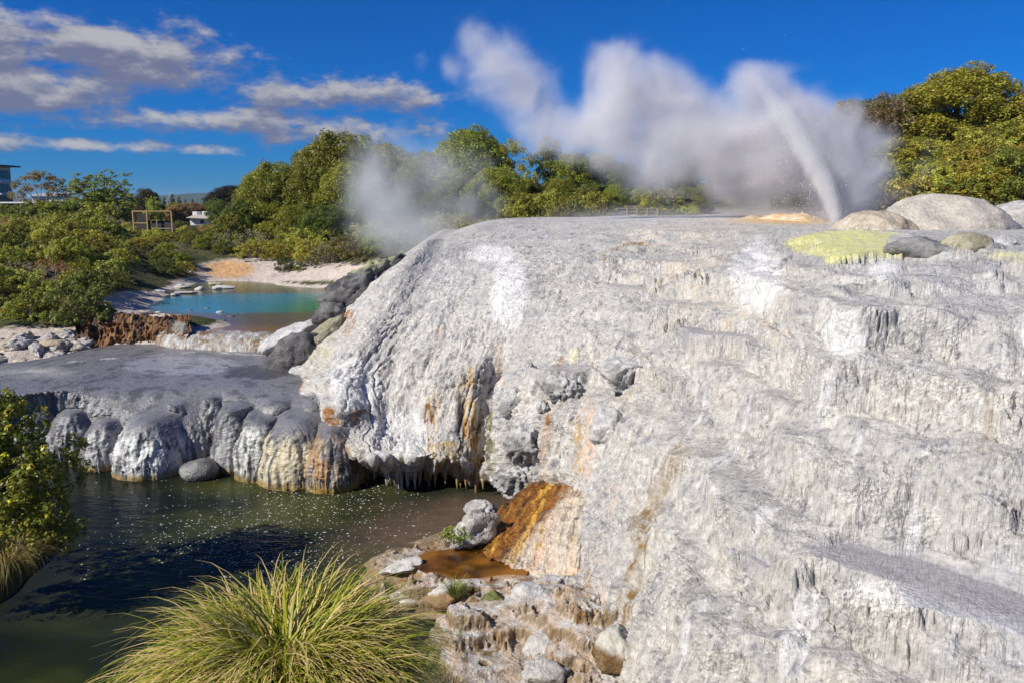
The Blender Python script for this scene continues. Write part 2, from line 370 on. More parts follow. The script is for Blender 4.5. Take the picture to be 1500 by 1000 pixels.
# pigment, plus one cast shadow painted in as a streak
n1 = fbm(V * .8, 4, .55, 101); n2 = fbm(st(s_ * 2.2, t_ * .35, 0), 4, .6, 107); n3 = fbm(st(s_ * 7, t_ * .8, 2), 3, .6, 113); n4 = fbm(V * 3.1, 3, .6, 119)
col = lerp(np.broadcast_to(np.array([.505, .485, .455]), V.shape), (.67, .64, .59), smooth(n1 + .5 * n2, -.3, .4))
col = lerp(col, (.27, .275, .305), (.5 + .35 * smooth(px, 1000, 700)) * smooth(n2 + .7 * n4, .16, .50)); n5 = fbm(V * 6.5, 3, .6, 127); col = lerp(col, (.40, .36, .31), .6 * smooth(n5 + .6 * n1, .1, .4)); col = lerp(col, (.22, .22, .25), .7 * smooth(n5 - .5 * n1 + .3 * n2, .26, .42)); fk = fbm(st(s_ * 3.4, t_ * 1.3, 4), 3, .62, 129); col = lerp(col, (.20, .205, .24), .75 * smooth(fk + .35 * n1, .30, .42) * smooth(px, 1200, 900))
col = lerp(col, (.76, .745, .73), .8 * smooth(n2 - .6 * n1 + .3 * n3, .25, .6))
warm = np.clip(G(px, py, 1030, 400, 110, 70) + .8 * G(px, py, 960, 350, 60, 14) + .8 * G(px, py, 1090, 480, 80, 40) + .5 * G(px, py, 930, 560, 90, 50) + .4 * G(px, py, 1060, 640, 90, 60) + .45 * G(px, py, 660, 345, 60, 20), 0, 1)
col = lerp(col, (.66, .56, .42), .62 * warm * smooth(n4 + n1, -.25, .45))
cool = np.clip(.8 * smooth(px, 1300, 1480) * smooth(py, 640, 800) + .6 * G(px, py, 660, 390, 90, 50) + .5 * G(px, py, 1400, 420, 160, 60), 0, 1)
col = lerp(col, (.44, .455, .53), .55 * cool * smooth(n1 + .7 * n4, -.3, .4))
for (x0, y0, rx, ry) in ((745, 430, 28, 60), (1110, 405, 42, 55), (1235, 490, 34, 40), (1295, 395, 26, 18), (720, 372, 40, 14), (590, 640, 60, 40), (520, 560, 40, 40), (1300, 870, 80, 26)):
    col = lerp(col, (.80, .79, .77), .8 * smooth(G(px, py, x0, y0, rx, ry) + .35 * n4, .3, .6))
def streak(pts, w, c, a, hf=1.2):
    global col
    d, f = polyd(px, py, pts); env = np.clip(1.25 - d / (w * 1.15), 0, 1) * smooth(f, -.01, .18) * (1 - .7 * smooth(f, .75, 1.))
    m_ = env * (.30 * env + .9 * smooth(n3 * 1.2 + .5 * n4 + .35 * n1, -.12, .32))
    col = lerp(col, c, a * smooth(m_, .12, .75))
AMB = (.36, .15, .025); TAN = (.55, .36, .13); DK = (.12, .10, .075); GRN = (.28, .29, .08); PNK = (.68, .50, .38)
streak([(640, 560), (632, 640), (634, 700)], 12, TAN, .5); streak([(628, 595), (626, 650)], 5, AMB, .95); streak([(680, 520), (690, 600), (692, 700)], 16, TAN, .8)
streak([(700, 610), (702, 715)], 9, AMB, .9); streak([(716, 590), (716, 720)], 7, GRN, .9, .4); streak([(668, 640), (655, 705)], 20, TAN, .9); streak([(648, 660), (652, 702)], 18, AMB, .7)
streak([(625, 585), (630, 650)], 9, (.20, .09, .02), 1., .5); streak([(690, 600), (698, 715)], 14, (.34, .16, .03), 1.); streak([(712, 560), (716, 725)], 7, (.16, .13, .08), .9); streak([(655, 640), (650, 700)], 26, (.50, .38, .16), .8); streak([(672, 560), (676, 690)], 5, DK, .8); streak([(700, 545), (704, 640)], 5, DK, .7); streak([(728, 500), (735, 580)], 6, PNK, .9); streak([(642, 470), (636, 540)], 4, AMB, .5); streak([(818, 515), (822, 552)], 5, AMB, .8); streak([(838, 505), (842, 548)], 9, (.80, .72, .50), .9)
streak([(800, 570), (800, 620), (792, 720)], 10, PNK, .7); streak([(860, 560), (862, 640), (850, 715)], 14, PNK, .9); streak([(845, 600), (848, 715)], 6, TAN, .9); streak([(795, 595), (805, 625)], 5, AMB, .9)
streak([(745, 600), (748, 720)], 20, (.30, .29, .27), .7); streak([(775, 650), (765, 730)], 26, (.36, .33, .24), .6); streak([(715, 545), (712, 610)], 9, (.2, .18, .17), .6, .3)
streak([(508, 452), (512, 470), (496, 500)], 9, AMB, 1., .5); streak([(440, 545), (435, 580)], 8, AMB, .9); streak([(470, 590), (490, 640), (505, 690)], 17, (.32, .14, .03), 1., .5); streak([(500, 470), (480, 500), (440, 550)], 26, (.50, .46, .30), .65, .3)
streak([(560, 640), (545, 700)], 40, (.62, .55, .38), .35)
streak([(1015, 635), (990, 665), (968, 705), (946, 745), (938, 800), (914, 880), (905, 960)], 22, (.36, .27, .15), .6, 1.4); streak([(952, 735), (940, 790), (930, 850)], 9, (.25, .15, .05), .8); streak([(940, 780), (925, 850), (908, 960)], 11, (.25, .14, .03), .9, .9)
streak([(862, 760), (862, 880)], 16, (.42, .36, .33), .6); streak([(880, 800), (884, 920)], 9, PNK, .6); streak([(905, 700), (890, 760)], 10, PNK, .4)
streak([(1450, 570), (1444, 620), (1448, 690)], 12, (.34, .26, .16), .45, 1.5); streak([(1225, 690), (1218, 720)], 30, (.36, .34, .33), .4); streak([(885, 372), (920, 358), (955, 356)], 3, (.33, .18, .04), 1., .6); streak([(884, 372), (885, 384)], 4, (.33, .22, .06), 1., .4)
streak([(1155, 350), (1158, 375), (1130, 400)], 5, (.2, .2, .23), .8); streak([(610, 395), (660, 372), (700, 362)], 12, (.27, .27, .31), .6, 1.3); streak([(930, 450), (920, 500)], 6, (.25, .25, .29), .5)  # first streak: cast shadow along the white patch's right edge, painted dark
SUL = (.86, .83, .30)
sul = smooth(G(px, py, 1252, 358, 98, 20, 2.5) + .3 * n4, .2, .5) * (.25 + .75 * smooth(normals(V)[..., 2] * sgn, .55, .85)) * smooth(V[..., 2], 7.0, 7.5)
ridge_s = smooth(fbm(st(V[..., 0] * .6, V[..., 1] * 2.2, 0), 3, .5, 131), -.25, .3)
col = lerp(col, SUL, .97 * sul * (.6 + .4 * ridge_s)); col = lerp(col, SUL, .7 * smooth(G(px, py, 1225, 380, 26, 10) + .4 * n4, .4, .8)); col = lerp(col, SUL, .5 * smooth(G(px, py, 1480, 374, 44, 8) + .4 * n4, .4, .8))
ochre = np.clip(G(px, py, 1155, 316, 70, 12, 2) + .8 * smooth(V[..., 1], 38, 40) * G(px, py, 1150, 322, 80, 9), 0, 1)
col = lerp(col, (.72, .44, .15), .8 * ochre)
col = lerp(col, (.40, .39, .41), .75 * np.maximum.reduce([l1 * smooth(-(py - .30 * (px - 1160) - 808), -22, 14), l2, l3 * .8, l4 * .5])); col = lerp(col, (.66, .66, .72), .5 * l1 * smooth(py - .30 * (px - 1160), 800, 830))
wet = np.clip(.55 * flat + .35 * smooth(n2, .1, .5) * .5 + .8 * G(px, py, 485, 640, 22, 60, 2), 0, 1)
flowv = st(s_, t_, vv * 7)
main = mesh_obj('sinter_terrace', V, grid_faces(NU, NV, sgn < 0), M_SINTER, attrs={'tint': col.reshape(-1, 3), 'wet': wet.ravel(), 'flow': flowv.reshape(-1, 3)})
tag(main, 'broad white and grey sinter terrace stepping down from the geyser to the river', 'terrace', None, 'structure')
main_base = V[:, -1].copy()

# ------------------------------------------------------------------ lower grey terrace
def face_col(pxr, pyb, pym, pyr, pxb, pybase, ztop=2.45):
    b_ = atz(pxr + (pxr - pxb) * .6, pyb, ztop + .12); m_ = atz(pxr, pym, ztop + .06); r = atz(pxr, pyr - 14, ztop - .02); g = atz(pxb, pybase, .12) + WP(0, 1.35, 0)
    pts = [b_ + WP(0, 3, .0), b_, m_, r]
    for a in (18, 36, 54, 72):
        a = rad(a); f = math.sin(a); pts.append(WP(r[0] + (g[0] - r[0]) * f, r[1] + (g[1] - r[1]) * f, .12 + (r[2] - .12) * math.cos(a)))
    pts += [g, g + WP(0, .25, -.25), g + WP(0, 1.4, -.8)]
    return pts
low_cols = [face_col(-330, 575, 595, 620, -330, 700), face_col(-120, 560, 580, 605, -130, 690), face_col(20, 541, 565, 592, 10, 682), face_col(90, 526, 555, 584, 82, 680), face_col(150, 517, 548, 578, 140, 690),
            face_col(205, 511, 545, 574, 198, 702), face_col(255, 509, 545, 574, 252, 700), face_col(305, 508, 545, 576, 308, 690), face_col(355, 509, 546, 577, 362, 702), face_col(405, 511, 548, 580, 418, 715),
            face_col(450, 516, 555, 588, 478, 720), face_col(468, 524, 562, 598, 500, 714)]
low_cols.append([p + WP(.5, .6, -.03) for p in low_cols[-1]]); low_cols.append([p + WP(1.1, 1.6, -.1) for p in low_cols[-2]])
nu2, nv2 = 640, 360
S2 = sheet(low_cols, nu2, nv2)
# draped lobes: rounded bosses blended into the face (position at water line in view, radius, height, light tint, amber)
LOBES = [(200, 703, 1.12, 1.85, (.64, .65, .63), 0), (425, 718, 1.25, 2.1, (.62, .58, .42), .25), (480, 722, .8, 1.9, (.38, .35, .30), .8), (372, 706, .8, 1.95, (.60, .61, .57), 0), (335, 694, .6, 2.1, (.36, .36, .36), 0), (140, 690, .75, 1.6, (.42, .42, .41), 0), (92, 682, .9, 1.8, (.28, .28, .29), 0), (40, 680, 1.0, 1.9, (.26, .26, .27), 0), (-30, 684, 1.1, 1.8, (.26, .26, .27), 0), (-110, 690, 1.2, 1.9, (.26, .26, .27), 0), (215, 676, 1.0, 2.36, (.60, .61, .60), 0), (255, 680, .55, 2.1, (.30, .30, .31), 0), (305, 676, .6, 2.25, (.28, .28, .29), 0), (400, 692, .9, 2.34, (.46, .46, .43), .1), (455, 696, .9, 2.3, (.45, .43, .36), .5), (506, 706, .5, 2.3, (.42, .20, .03), 1.)]
xs, zs = S2[..., 0], np.clip(S2[..., 2], 0, None); Yc = S2[..., 1].copy(); bestd = np.full(xs.shape, 1e9); ltc = np.zeros(S2.shape) + .27; lam = np.zeros(xs.shape)
wx = xs + .10 * noise3(S2 * 1.1, 243); yfade = smooth(S2[..., 2], 2.55, 2.2)
for (x_, y_, R, H, c_, am_) in LOBES:
    q = atz(x_, y_, 0.); cx_, cy_ = q[0], q[1] + .9 * R; r2 = R * np.sqrt(np.clip(1 - (zs / H) ** 1.8, 0, 1)); ddx = np.abs(wx - cx_)
    Yl = np.where(ddx < r2, cy_ - .9 * np.sqrt(np.clip(r2 * r2 - ddx * ddx, 0, None)), cy_ + (ddx - r2) * 2.5) + 6 * smooth(zs, H * .97, H * 1.1)
    kq = .22; h = np.clip(.5 + .5 * (Yc - Yl) / kq, 0, 1); Yc = Yc * (1 - h) + Yl * h - kq * h * (1 - h)
    m_ = Yl < bestd; bestd = np.where(m_, Yl, bestd); own = (np.clip((Yc + .35 - Yl) / .35, 0, 1) * m_); ltc = lerp(ltc, c_, own); lam = lam * (1 - own) + am_ * own
S2[..., 1] = S2[..., 1] * (1 - yfade) + Yc * yfade
n2_ = normals(S2); sg2 = np.sign(np.mean(n2_[..., 2])); n2_ *= sg2
p2x, p2y = proj(S2); s2, t2 = flow_coords(S2); stp = smooth(1 - n2_[..., 2], .1, .7); v2 = np.broadcast_to(np.linspace(0, 1, nv2)[None], (nu2, nv2))
dripn = st(S2[..., 0] * 3.6, S2[..., 1] * 3.6, S2[..., 2] * .28)
d2 = .13 * stp * fbm(dripn, 4, .62, 211, True) + .10 * fbm(S2 * 1.1, 4, .55, 213) * (.15 + .85 * stp) + .03 * fbm(S2 * 4.5, 3, .6, 217, True) * stp + .008 * fbm(S2 * 5, 3, .6, 215)
V2 = S2 + n2_ * (d2 * smooth(S2[..., 2], -.45, .1))[..., None]
p2x, p2y = proj(V2)
m1 = fbm(V2 * .7, 4, .55, 231); m2 = fbm(dripn * 1.5, 4, .62, 233); m3 = fbm(st(s2 * 1.0, t2 * 1.6, 0), 4, .6, 237); m4 = fbm(dripn * st(.6, .6, .5), 3, .55, 239)
c2 = lerp(np.broadcast_to(np.array([.125, .122, .128]), V2.shape), (.05, .048, .050), smooth(m2 + m1, -.1, .4))
whm = stp * smooth(m2 + .7 * m4 + .25 * m1 + .10 * smooth(V2[..., 2], 2.2, 1.6), -.14, .22); c2 = c2 * (1 - whm[..., None]) + ltc * whm[..., None]
c2 = lerp(c2, (.36, .17, .03), lam * stp * smooth(m4 + .5 * m2, -.2, .25)); c2 = lerp(c2, (.04, .038, .04), .85 * stp * smooth(-m2 + .3 * m1, .18, .42)); c2 = lerp(c2, (.30, .20, .04), .85 * smooth(.35 - V2[..., 2] + .3 * m2, .05, .3) * (V2[..., 2] > -.2))
top = 1 - stp
pool_g = smooth(G(p2x, p2y, 265, 535, 95, 16, 1.5) + .25 * m1, .3, .6) * top
c2 = lerp(c2, (.32, .33, .36), pool_g); c2 = lerp(c2, (.24, .24, .26), .7 * top * (1 - pool_g)); c2 = lerp(c2, (.42, .40, .32), .6 * top * smooth(m3, .2, .42) * G(p2x, p2y, 390, 525, 110, 30)); c2 = lerp(c2, (.72, .72, .70), top * smooth(m3 + .5 * np.exp(-((p2y - 514 - .08 * np.abs(p2x - 300)) / 2.2) ** 2) * smooth(p2x, 60, 100), .48, .66))
c2 = lerp(c2, (.055, .05, .048), .8 * top * smooth(G(p2x, p2y, 380, 545, 75, 14) + .5 * m3, .45, .7)); c2 = lerp(c2, (.06, .056, .055), .6 * top * smooth(m3 + .4 * m1, .05, .3)); c2 = lerp(c2, (.62, .60, .54), .8 * top * G(p2x, p2y, 50, 545, 50, 7) * smooth(m1, -.3, .2))
wt2 = np.clip(.55 + .5 * m2 + .25 * pool_g, 0, 1)
low = mesh_obj('lower_terrace', V2, grid_faces(nu2, nv2, sg2 < 0), M_GREY, attrs={'tint': c2.reshape(-1, 3), 'wet': wt2.ravel(), 'flow': st(s2, t2, v2 * 5).reshape(-1, 3)})
tag(low, 'wet dark grey sinter shelf with draped lobes hanging over the river', 'terrace', None, 'structure')

# ------------------------------------------------------------------ terrain (one sheet to the horizon)
tc = []
def T(px_, py_, Y): tc.append(at(px_, py_, Y))
def TW(x, y, z): tc.append(WP(x, y, z))
for q in ((0, 548, 33.5), (60, 505, 36), (130, 500, 37.5), (20, 470, 39), (-200, 500, 36), (-200, 420, 44), (0, 405, 46), (100, 405, 50), (150, 432, 46), (100, 445, 43), (200, 382, 62), (100, 350, 80), (300, 362, 75), (300, 402, 66.5), (350, 388, 70),
          (420, 398, 66), (450, 385, 70), (500, 380, 66), (545, 378, 60), (300, 335, 110), (500, 352, 88), (600, 350, 80), (170, 437, 47), (180, 472, 38.6), (235, 474, 38.3), (225, 425, 55), (265, 416, 60)): T(*q)
for q in ((-15, 48, 2.3), (-18, 44, 2.4), (-12, 56, 2.3), (-17, 56, 2.3), (-12, 44, 2.3), (-12, 38, 2.2), (-7, 48, 2.2), (-4, 40, 1.5), (4, 34, 0), (4, 48, 4), (14, 44, 5), (20, 30, 3), (30, 44, 5.5), (5, 62, 6.6), (14, 64, 7.4), (22, 62, 8.0), (32, 60, 9.0),
          (40, 64, 12.0), (46, 70, 13), (30, 78, 10.5), (52, 84, 14), (40, 90, 13), (64, 76, 15), (20, 85, 9.5), (0, 85, 7), (-10, 100, 7), (10, 120, 9), (40, 130, 13), (80, 130, 17), (-40, 120, 6), (-60, 90, 6.5), (-80, 60, 7), (-60, 45, 6.5), (-90, 140, 6), (-30, 150, 5.5), (-60, 180, 5),
          (60, 180, 16), (120, 160, 18), (0, 180, 8), (-12, 34, .5), (-16.8, 36, 1.7), (-14.5, 35.5, 1.7), (-18.6, 36.2, 1.9), (-20, 33, 1.6), (-30, 35, 3.8), (-30, 28, .8), (0, 28, -1.5), (20, 20, -1.5), (40, 30, 2), (60, 50, 10), (90, 80, 17)): TW(*q)
tc = np.array(tc)
def tps_fit(P, lam=.4):
    n = len(P); d = np.linalg.norm(P[:, None, :2] - P[None, :, :2], axis=-1); K = np.where(d > 0, d * d * np.log(d + 1e-9), 0) + lam * np.eye(n)
    A = np.zeros((n + 3, n + 3)); Q = np.c_[np.ones(n), P[:, :2]]; A[:n, :n] = K; A[:n, n:] = Q; A[n:, :n] = Q.T
    return np.linalg.solve(A, np.r_[P[:, 2], 0, 0, 0])
TW_ = tps_fit(tc)
def terrain_z(x, y):
    x = np.asarray(x, float); y = np.asarray(y, float); sh = x.shape; xx = np.clip(x.ravel(), -95, 125); yy = np.clip(y.ravel(), 26, 185); n = len(tc)
    d = np.hypot(xx[:, None] - tc[None, :, 0], yy[:, None] - tc[None, :, 1]); z = (d * d * np.log(d + 1e-9)) @ TW_[:n] + TW_[n] + TW_[n + 1] * xx + TW_[n + 2] * yy
    z = z.reshape(sh); far = smooth(np.hypot(x, y), 170, 420); z = z * (1 - far) + 5.0 * far
    p = st(x, y, 0 * x); z = z + (.28 * fbm(p * .35, 3, .5, 301) + .09 * fbm(p * 1.4, 4, .6, 307, True)) * (1 - smooth(np.hypot(x, y), 90, 160))
    return z
def axis(a, b, fine0, fine1, h, grow=1.09):
    mid_ = list(np.arange(fine0, fine1, h)); lo = []; st_ = h; q = fine0
    while q > a: st_ *= grow; q -= st_; lo.append(q)
    hi = []; st_ = h; q = fine1
    while q < b: st_ *= grow; q += st_; hi.append(q)
    return np.array(lo[::-1] + mid_ + hi)
ax = axis(-6000, 6000, -34, 6, .22); ay = axis(27, 9000, 30, 72, .22)
X, Y = np.meshgrid(ax, ay, indexing='ij'); Z = terrain_z(X, Y)
TV = st(X, Y, Z); tx, ty = proj(TV)
k1 = fbm(TV * .5, 4, .55, 311); k2 = fbm(TV * 2.2, 4, .6, 313)
ct = lerp(np.broadcast_to(np.array([.055, .065, .022]), TV.shape), (.10, .085, .04), smooth(k1, -.2, .4))
nearp = 1 - smooth(Y, 60, 76)
bare = smooth(np.clip(G(tx, ty, 205, 447, 85, 22, 2) + G(tx, ty, 300, 414, 50, 8, 2) + G(tx, ty, 430, 398, 150, 15, 2) + .8 * G(tx, ty, 370, 388, 70, 12), 0, 1) + .3 * k2, .3, .6) * (Y < 90) * (Y > 36)
bare = np.maximum(bare, smooth(G(tx, ty, 35, 512, 90, 34, 2) + .3 * k2, .3, .6) * (Y < 45)); bare = np.maximum(bare, (Z < 3.2) * (Y > 34.) * 1.); bare = np.maximum(bare, .9 * (Y > 40) * (Y < 80) * smooth(X, -6, -2) * (1 - smooth(Z, 8, 9)))
ct = lerp(ct, (.52, .45, .40), bare); ct = lerp(ct, (.62, .56, .50), bare * smooth(k2, .0, .4)); ct = lerp(ct, (.58, .33, .13), .85 * bare * smooth(G(tx, ty, 335, 395, 45, 16) + .6 * G(tx, ty, 530, 382, 30, 10) + .35 * k2, .35, .7) * (Y > 50))
gm, gt, gb = material('ground')
gp = gt.pos(); gtint = gt.attr('tint'); gn = gt.noise(gp, 3., 8, .68); gn2 = gt.noise(gp, .6, 5, .6)
gc = gt.mix(1., gtint, gt.mix(gn, (.55, .55, .56), (1.3, 1.28, 1.25)), 'MULTIPLY')
setp(gt, gb, Base_Color=gc, Roughness=.9, Normal=gt.bump(gt.math('MULTIPLY_ADD', gt.voro(gp, 2.2), -.4, gn), .8, .18)); gb.inputs['Specular IOR Level'].default_value = .2
ground = tag(mesh_obj('ground', TV, grid_faces(len(ax), len(ay)), gm, attrs={'tint': ct.reshape(-1, 3)}), 'scrubby ground with bare pinkish sinter banks around the blue pool', 'ground', None, 'structure')
# ------------------------------------------------------------------ river, near bank
wm, wt_, wb = material('river_water')
wp = wt_.pos(); wx, wy, wz = wt_.sep(wp)
mud = wt_.mapr(wt_.math('ADD', wt_.vmath('DISTANCE', wp, (-1.2, 21.0, 0.)), wt_.math('MULTIPLY', wt_.noise(wp, .5, 4, .6), 3.)), 2.6, 6.2, 1., 0.)
grn = wt_.mapr(wt_.noise(wt_.comb(wx, wt_.math('MULTIPLY', wy, 1.6), 0.), .22, 3, .5), .4, .62)
wc = wt_.mix(grn, (.012, .018, .010), (.046, .050, .014)); wc = wt_.mix(wt_.mapr(wx, -11.5, -9.0, .75, 0.), wc, (.004, .006, .008))
wc = wt_.mix(mud, wc, wt_.mix(wt_.noise(wp, 2.5, 6, .65), (.055, .036, .024), (.15, .105, .075)))
rip = wt_.noise(wt_.comb(wt_.math('MULTIPLY_ADD', wy, .45, wx), wt_.math('MULTIPLY', wy, 2.2), 0.), 1.5, 4, .55, .7); rip2 = wt_.noise(wp, 9., 3, .5)
wn = wt_.bump(wt_.math('MULTIPLY_ADD', rip2, .12, rip), .26, .12)
setp(wt_, wb, Base_Color=wc, Roughness=.08, Normal=wn, IOR=1.33); wb.inputs['Specular IOR Level'].default_value = .085
gx = np.linspace(-60, 14, 60); gy = np.linspace(3, 34, 40); A, B = np.meshgrid(gx, gy, indexing='ij')
tag(mesh_obj('river', st(A, B, 0 * A), grid_faces(60, 40), wm), 'dark green river running below the terraces', 'river', None, 'structure')
# pool
pm, pt_, pb = material('pool_water')
pp = pt_.pos(); ppx, ppy, ppz = pt_.sep(pp)
wob = pt_.noise(pp, .35, 3, .5)
deep = pt_.mapr(pt_.math('ADD', pt_.vmath('LENGTH', pt_.vmath('MULTIPLY', pt_.vmath('SUBTRACT', pp, (-15.2, 49.5, 3.)), (.42, .72, 0.))), wob), 3.3, 5.0, 1., 0.)
green = pt_.mapr(ppx, -15.5, -11.0, 0., 1.)
pcol = pt_.mix(green, (.012, .20, .32), (.022, .17, .085))  # greener right side: pool's own green plus tree reflection put into the colour
shal = pt_.mix(pt_.mapr(ppy, 37.5, 41.5, 0., 1.), pt_.mix(pt_.noise(pt_.comb(ppx, pt_.math('MULTIPLY', ppy, 3.), 0.), .7, 4, .6), (.10, .075, .065), (.34, .15, .05)), (.10, .085, .085))
shal = pt_.mix(pt_.mapr(ppy, 52., 60., 0., 1.), shal, (.10, .12, .05))
pc = pt_.mix(deep, shal, pcol)
setp(pt_, pb, Base_Color=pc, Roughness=.10, Normal=pt_.bump(pt_.noise(pt_.comb(ppx, pt_.math('MULTIPLY', ppy, 2.), 0.), 2.2, 3, .5), .12, .1), IOR=1.33)
gx = np.linspace(-34, -2, 40); gy = np.linspace(36.3, 66, 50); A, B = np.meshgrid(gx, gy, indexing='ij')
A = np.maximum(A, -17.0 - 17 * smooth(B, 39.5, 44)); front = 37.2 + .0 * A + .25 * noise3(st(A * .4, 0 * A, 0 * A), 5); B = np.maximum(B, front)
tag(mesh_obj('thermal_pool', st(A, B, 3.04 + 0 * A), grid_faces(40, 50), pm), 'turquoise and green thermal pool beyond the lower terrace', 'pool', None, 'structure')
# ------------------------------------------------------------------ vegetation
def leaf_material(name, trans=.3, gloss=.45, spread=.5):
    m, t, b = material(name)
    oi = t.new('ShaderNodeObjectInfo'); lv = t.attr('lv', 'Fac'); ck = t.attr('ck', 'Fac')
    base = oi.outputs['Color']
    k = t.math('MULTIPLY_ADD', lv, spread, t.math('MULTIPLY_ADD', ck, spread, 1. - spread))
    c = t.mix(1., base, t.comb(k, k, k), 'MULTIPLY')
    hs = t.new('ShaderNodeHueSaturation'); t._in(hs, 'Hue', t.math('MULTIPLY_ADD', ck, .035, .4825)); t._in(hs, 'Color', c)
    setp(t, b, Base_Color=hs.outputs[0], Roughness=gloss); b.inputs['Specular IOR Level'].default_value = .3
    tr = t.new('ShaderNodeBsdfTranslucent'); hs2 = t.new('ShaderNodeHueSaturation'); hs2.inputs['Hue'].default_value = .485; hs2.inputs['Value'].default_value = 1.3; t.l.new(hs.outputs[0], hs2.inputs['Color']); t.l.new(hs2.outputs[0], tr.inputs[0])
    mx = t.new('ShaderNodeMixShader'); mx.inputs[0].default_value = trans; t.l.new(b.outputs[0], mx.inputs[1]); t.l.new(tr.outputs[0], mx.inputs[2]); t.l.new(mx.outputs[0], t.n['Material Output'].inputs[0])
    return m
def plain(name, c, rough=.8, scale=6., amp=.35, bump=.3):
    m, t, b = material(name); n = t.noise(t.new('ShaderNodeTexCoord').outputs['Object'], scale, 6, .65)
    setp(t, b, Base_Color=t.mix(n, tuple(x * (1 - amp) for x in c), tuple(min(1, x * (1 + amp)) for x in c)), Roughness=rough, Normal=t.bump(n, bump, .03)); return m
M_LEAF = leaf_material('leaves'); M_BARK = plain('bark', (.12, .09, .065), .9, 5, .5, .8); M_PALEBARK = plain('pale_bark', (.30, .25, .20), .85, 5, .4, .5)
def unit(v): return v / (np.linalg.norm(v, axis=-1, keepdims=True) + 1e-9)
def leaves(clumps, per, size, seed, updir=.35, aspect=.55, shell=.55):
    """leaf-sized diamond faces spread over the shells of many clumps -> V, F, lv, ck"""
    r = np.random.default_rng(seed); c = np.repeat(clumps, per, 0); n = len(c)
    d = unit(r.normal(size=(n, 3)) + np.array([0, 0, updir])); rr = c[:, 3] * (shell + (1 - shell) * r.random(n) ** .6)
    p = c[:, :3] + d * rr[:, None]
    nn = unit(d + .75 * r.normal(size=(n, 3)) * .6 + np.array([0, 0, .35])); a = unit(np.cross(nn, r.normal(size=(n, 3)))); b_ = np.cross(nn, a)
    L = size * (.7 + .6 * r.random(n))[:, None]; W = L * aspect
    Vv = np.stack([p - a * L * .5, p + b_ * W * .5 + nn * L * .08, p + a * L * .5, p - b_ * W * .5 + nn * L * .08], 1)
    ck = np.repeat(r.random(len(clumps)), per)
    return Vv.reshape(-1, 3), np.arange(n * 4).reshape(-1, 4), np.repeat(r.random(n), 4), np.repeat(ck, 4)
def lobe_clumps(lobes, k, cr_, seed, low=-.35):
    r = np.random.default_rng(seed); out = []
    for (x, y, z, rx, rz_) in lobes:
        m_ = max(4, int(k * (rx * rx + rx * rz_) * .5)); d = unit(r.normal(size=(m_ * 3, 3))); d = d[d[:, 2] > low][:m_]
        q = (.78 + .22 * r.random(len(d)))[:, None]
        out.append(np.c_[np.array([x, y, z]) + d * q * np.array([rx, rx, rz_]), cr_ * (.65 + .7 * r.random(len(d)))])
    return np.concatenate(out)
def crown_obj(name, lobes, k, cr_, per, size, seed, parent, low=-.35, **kw):
    V_, F_, lv, ck = leaves(lobe_clumps(lobes, k, cr_, seed, low), per, size, seed + 1, **kw)
    return mesh_obj(name, V_, F_, M_LEAF, parent, False, {'lv': lv, 'ck': ck})
def limbs(name, tips, base_r, mat, parent, seed, base=(0, 0, 0), stems=1):
    r = random.Random(seed); mb = MB(); H = max(t[2] for t in tips)
    for k in range(stems):
        a = r.random() * 6.28; o = Vector(base) + Vector((math.cos(a), math.sin(a), 0)) * (.25 * (stems > 1)); f = Vector((o.x * .6 + r.uniform(-.3, .3), o.y * .6 + r.uniform(-.3, .3), H * .45))
        mb.tube([o, o.lerp(f, .5) + Vector((r.uniform(-.15, .15), r.uniform(-.15, .15), 0)), f], [base_r, base_r * .75, base_r * .5])
        for j, tp in enumerate(tips):
            if j % stems == k:
                tp = Vector(tp); m_ = f.lerp(tp, .5) + Vector((r.uniform(-.2, .2), r.uniform(-.2, .2), -.1)); mb.tube([f.lerp(o, r.uniform(0, .45)), m_, tp], [base_r * .45, base_r * .3, base_r * .12], 5)
    return mb.build(name, mat, parent, True)
PROTO = {}
HID = []
def proto(key, name, lobes, k, cr_, per, size, seed, trunk_r, mat=M_BARK, stems=1, low=-.35, trunk='trunk', crown='crown', **kw):
    e = empty(name); limbs(trunk, [(l[0], l[1], l[2]) for l in lobes], trunk_r, mat, e, seed, stems=stems)
    crown_obj(crown, lobes, k, cr_, per, size, seed, e, low, **kw); PROTO[key] = e; return e
rr = random.Random(5)
def dome_lobes(n, R, H, z0, r0, sq=.8):
    out = []
    for i in range(n):
        a = i * 2.399; f = math.sqrt((i + .5) / n); out.append((math.cos(a) * f * R, math.sin(a) * f * R, z0 + (H - z0) * math.sqrt(max(0, 1 - f * f * .9)) - r0 * .8 + rr.uniform(-.3, .3), r0 * rr.uniform(.8, 1.2), r0 * sq * rr.uniform(.85, 1.15)))
    return out
def ring(n, R, z, r0): return [(math.cos(i * 6.283 / n) * R * rr.uniform(.8, 1.1), math.sin(i * 6.283 / n) * R * rr.uniform(.8, 1.1), z, r0, r0 * .8) for i in range(n)]
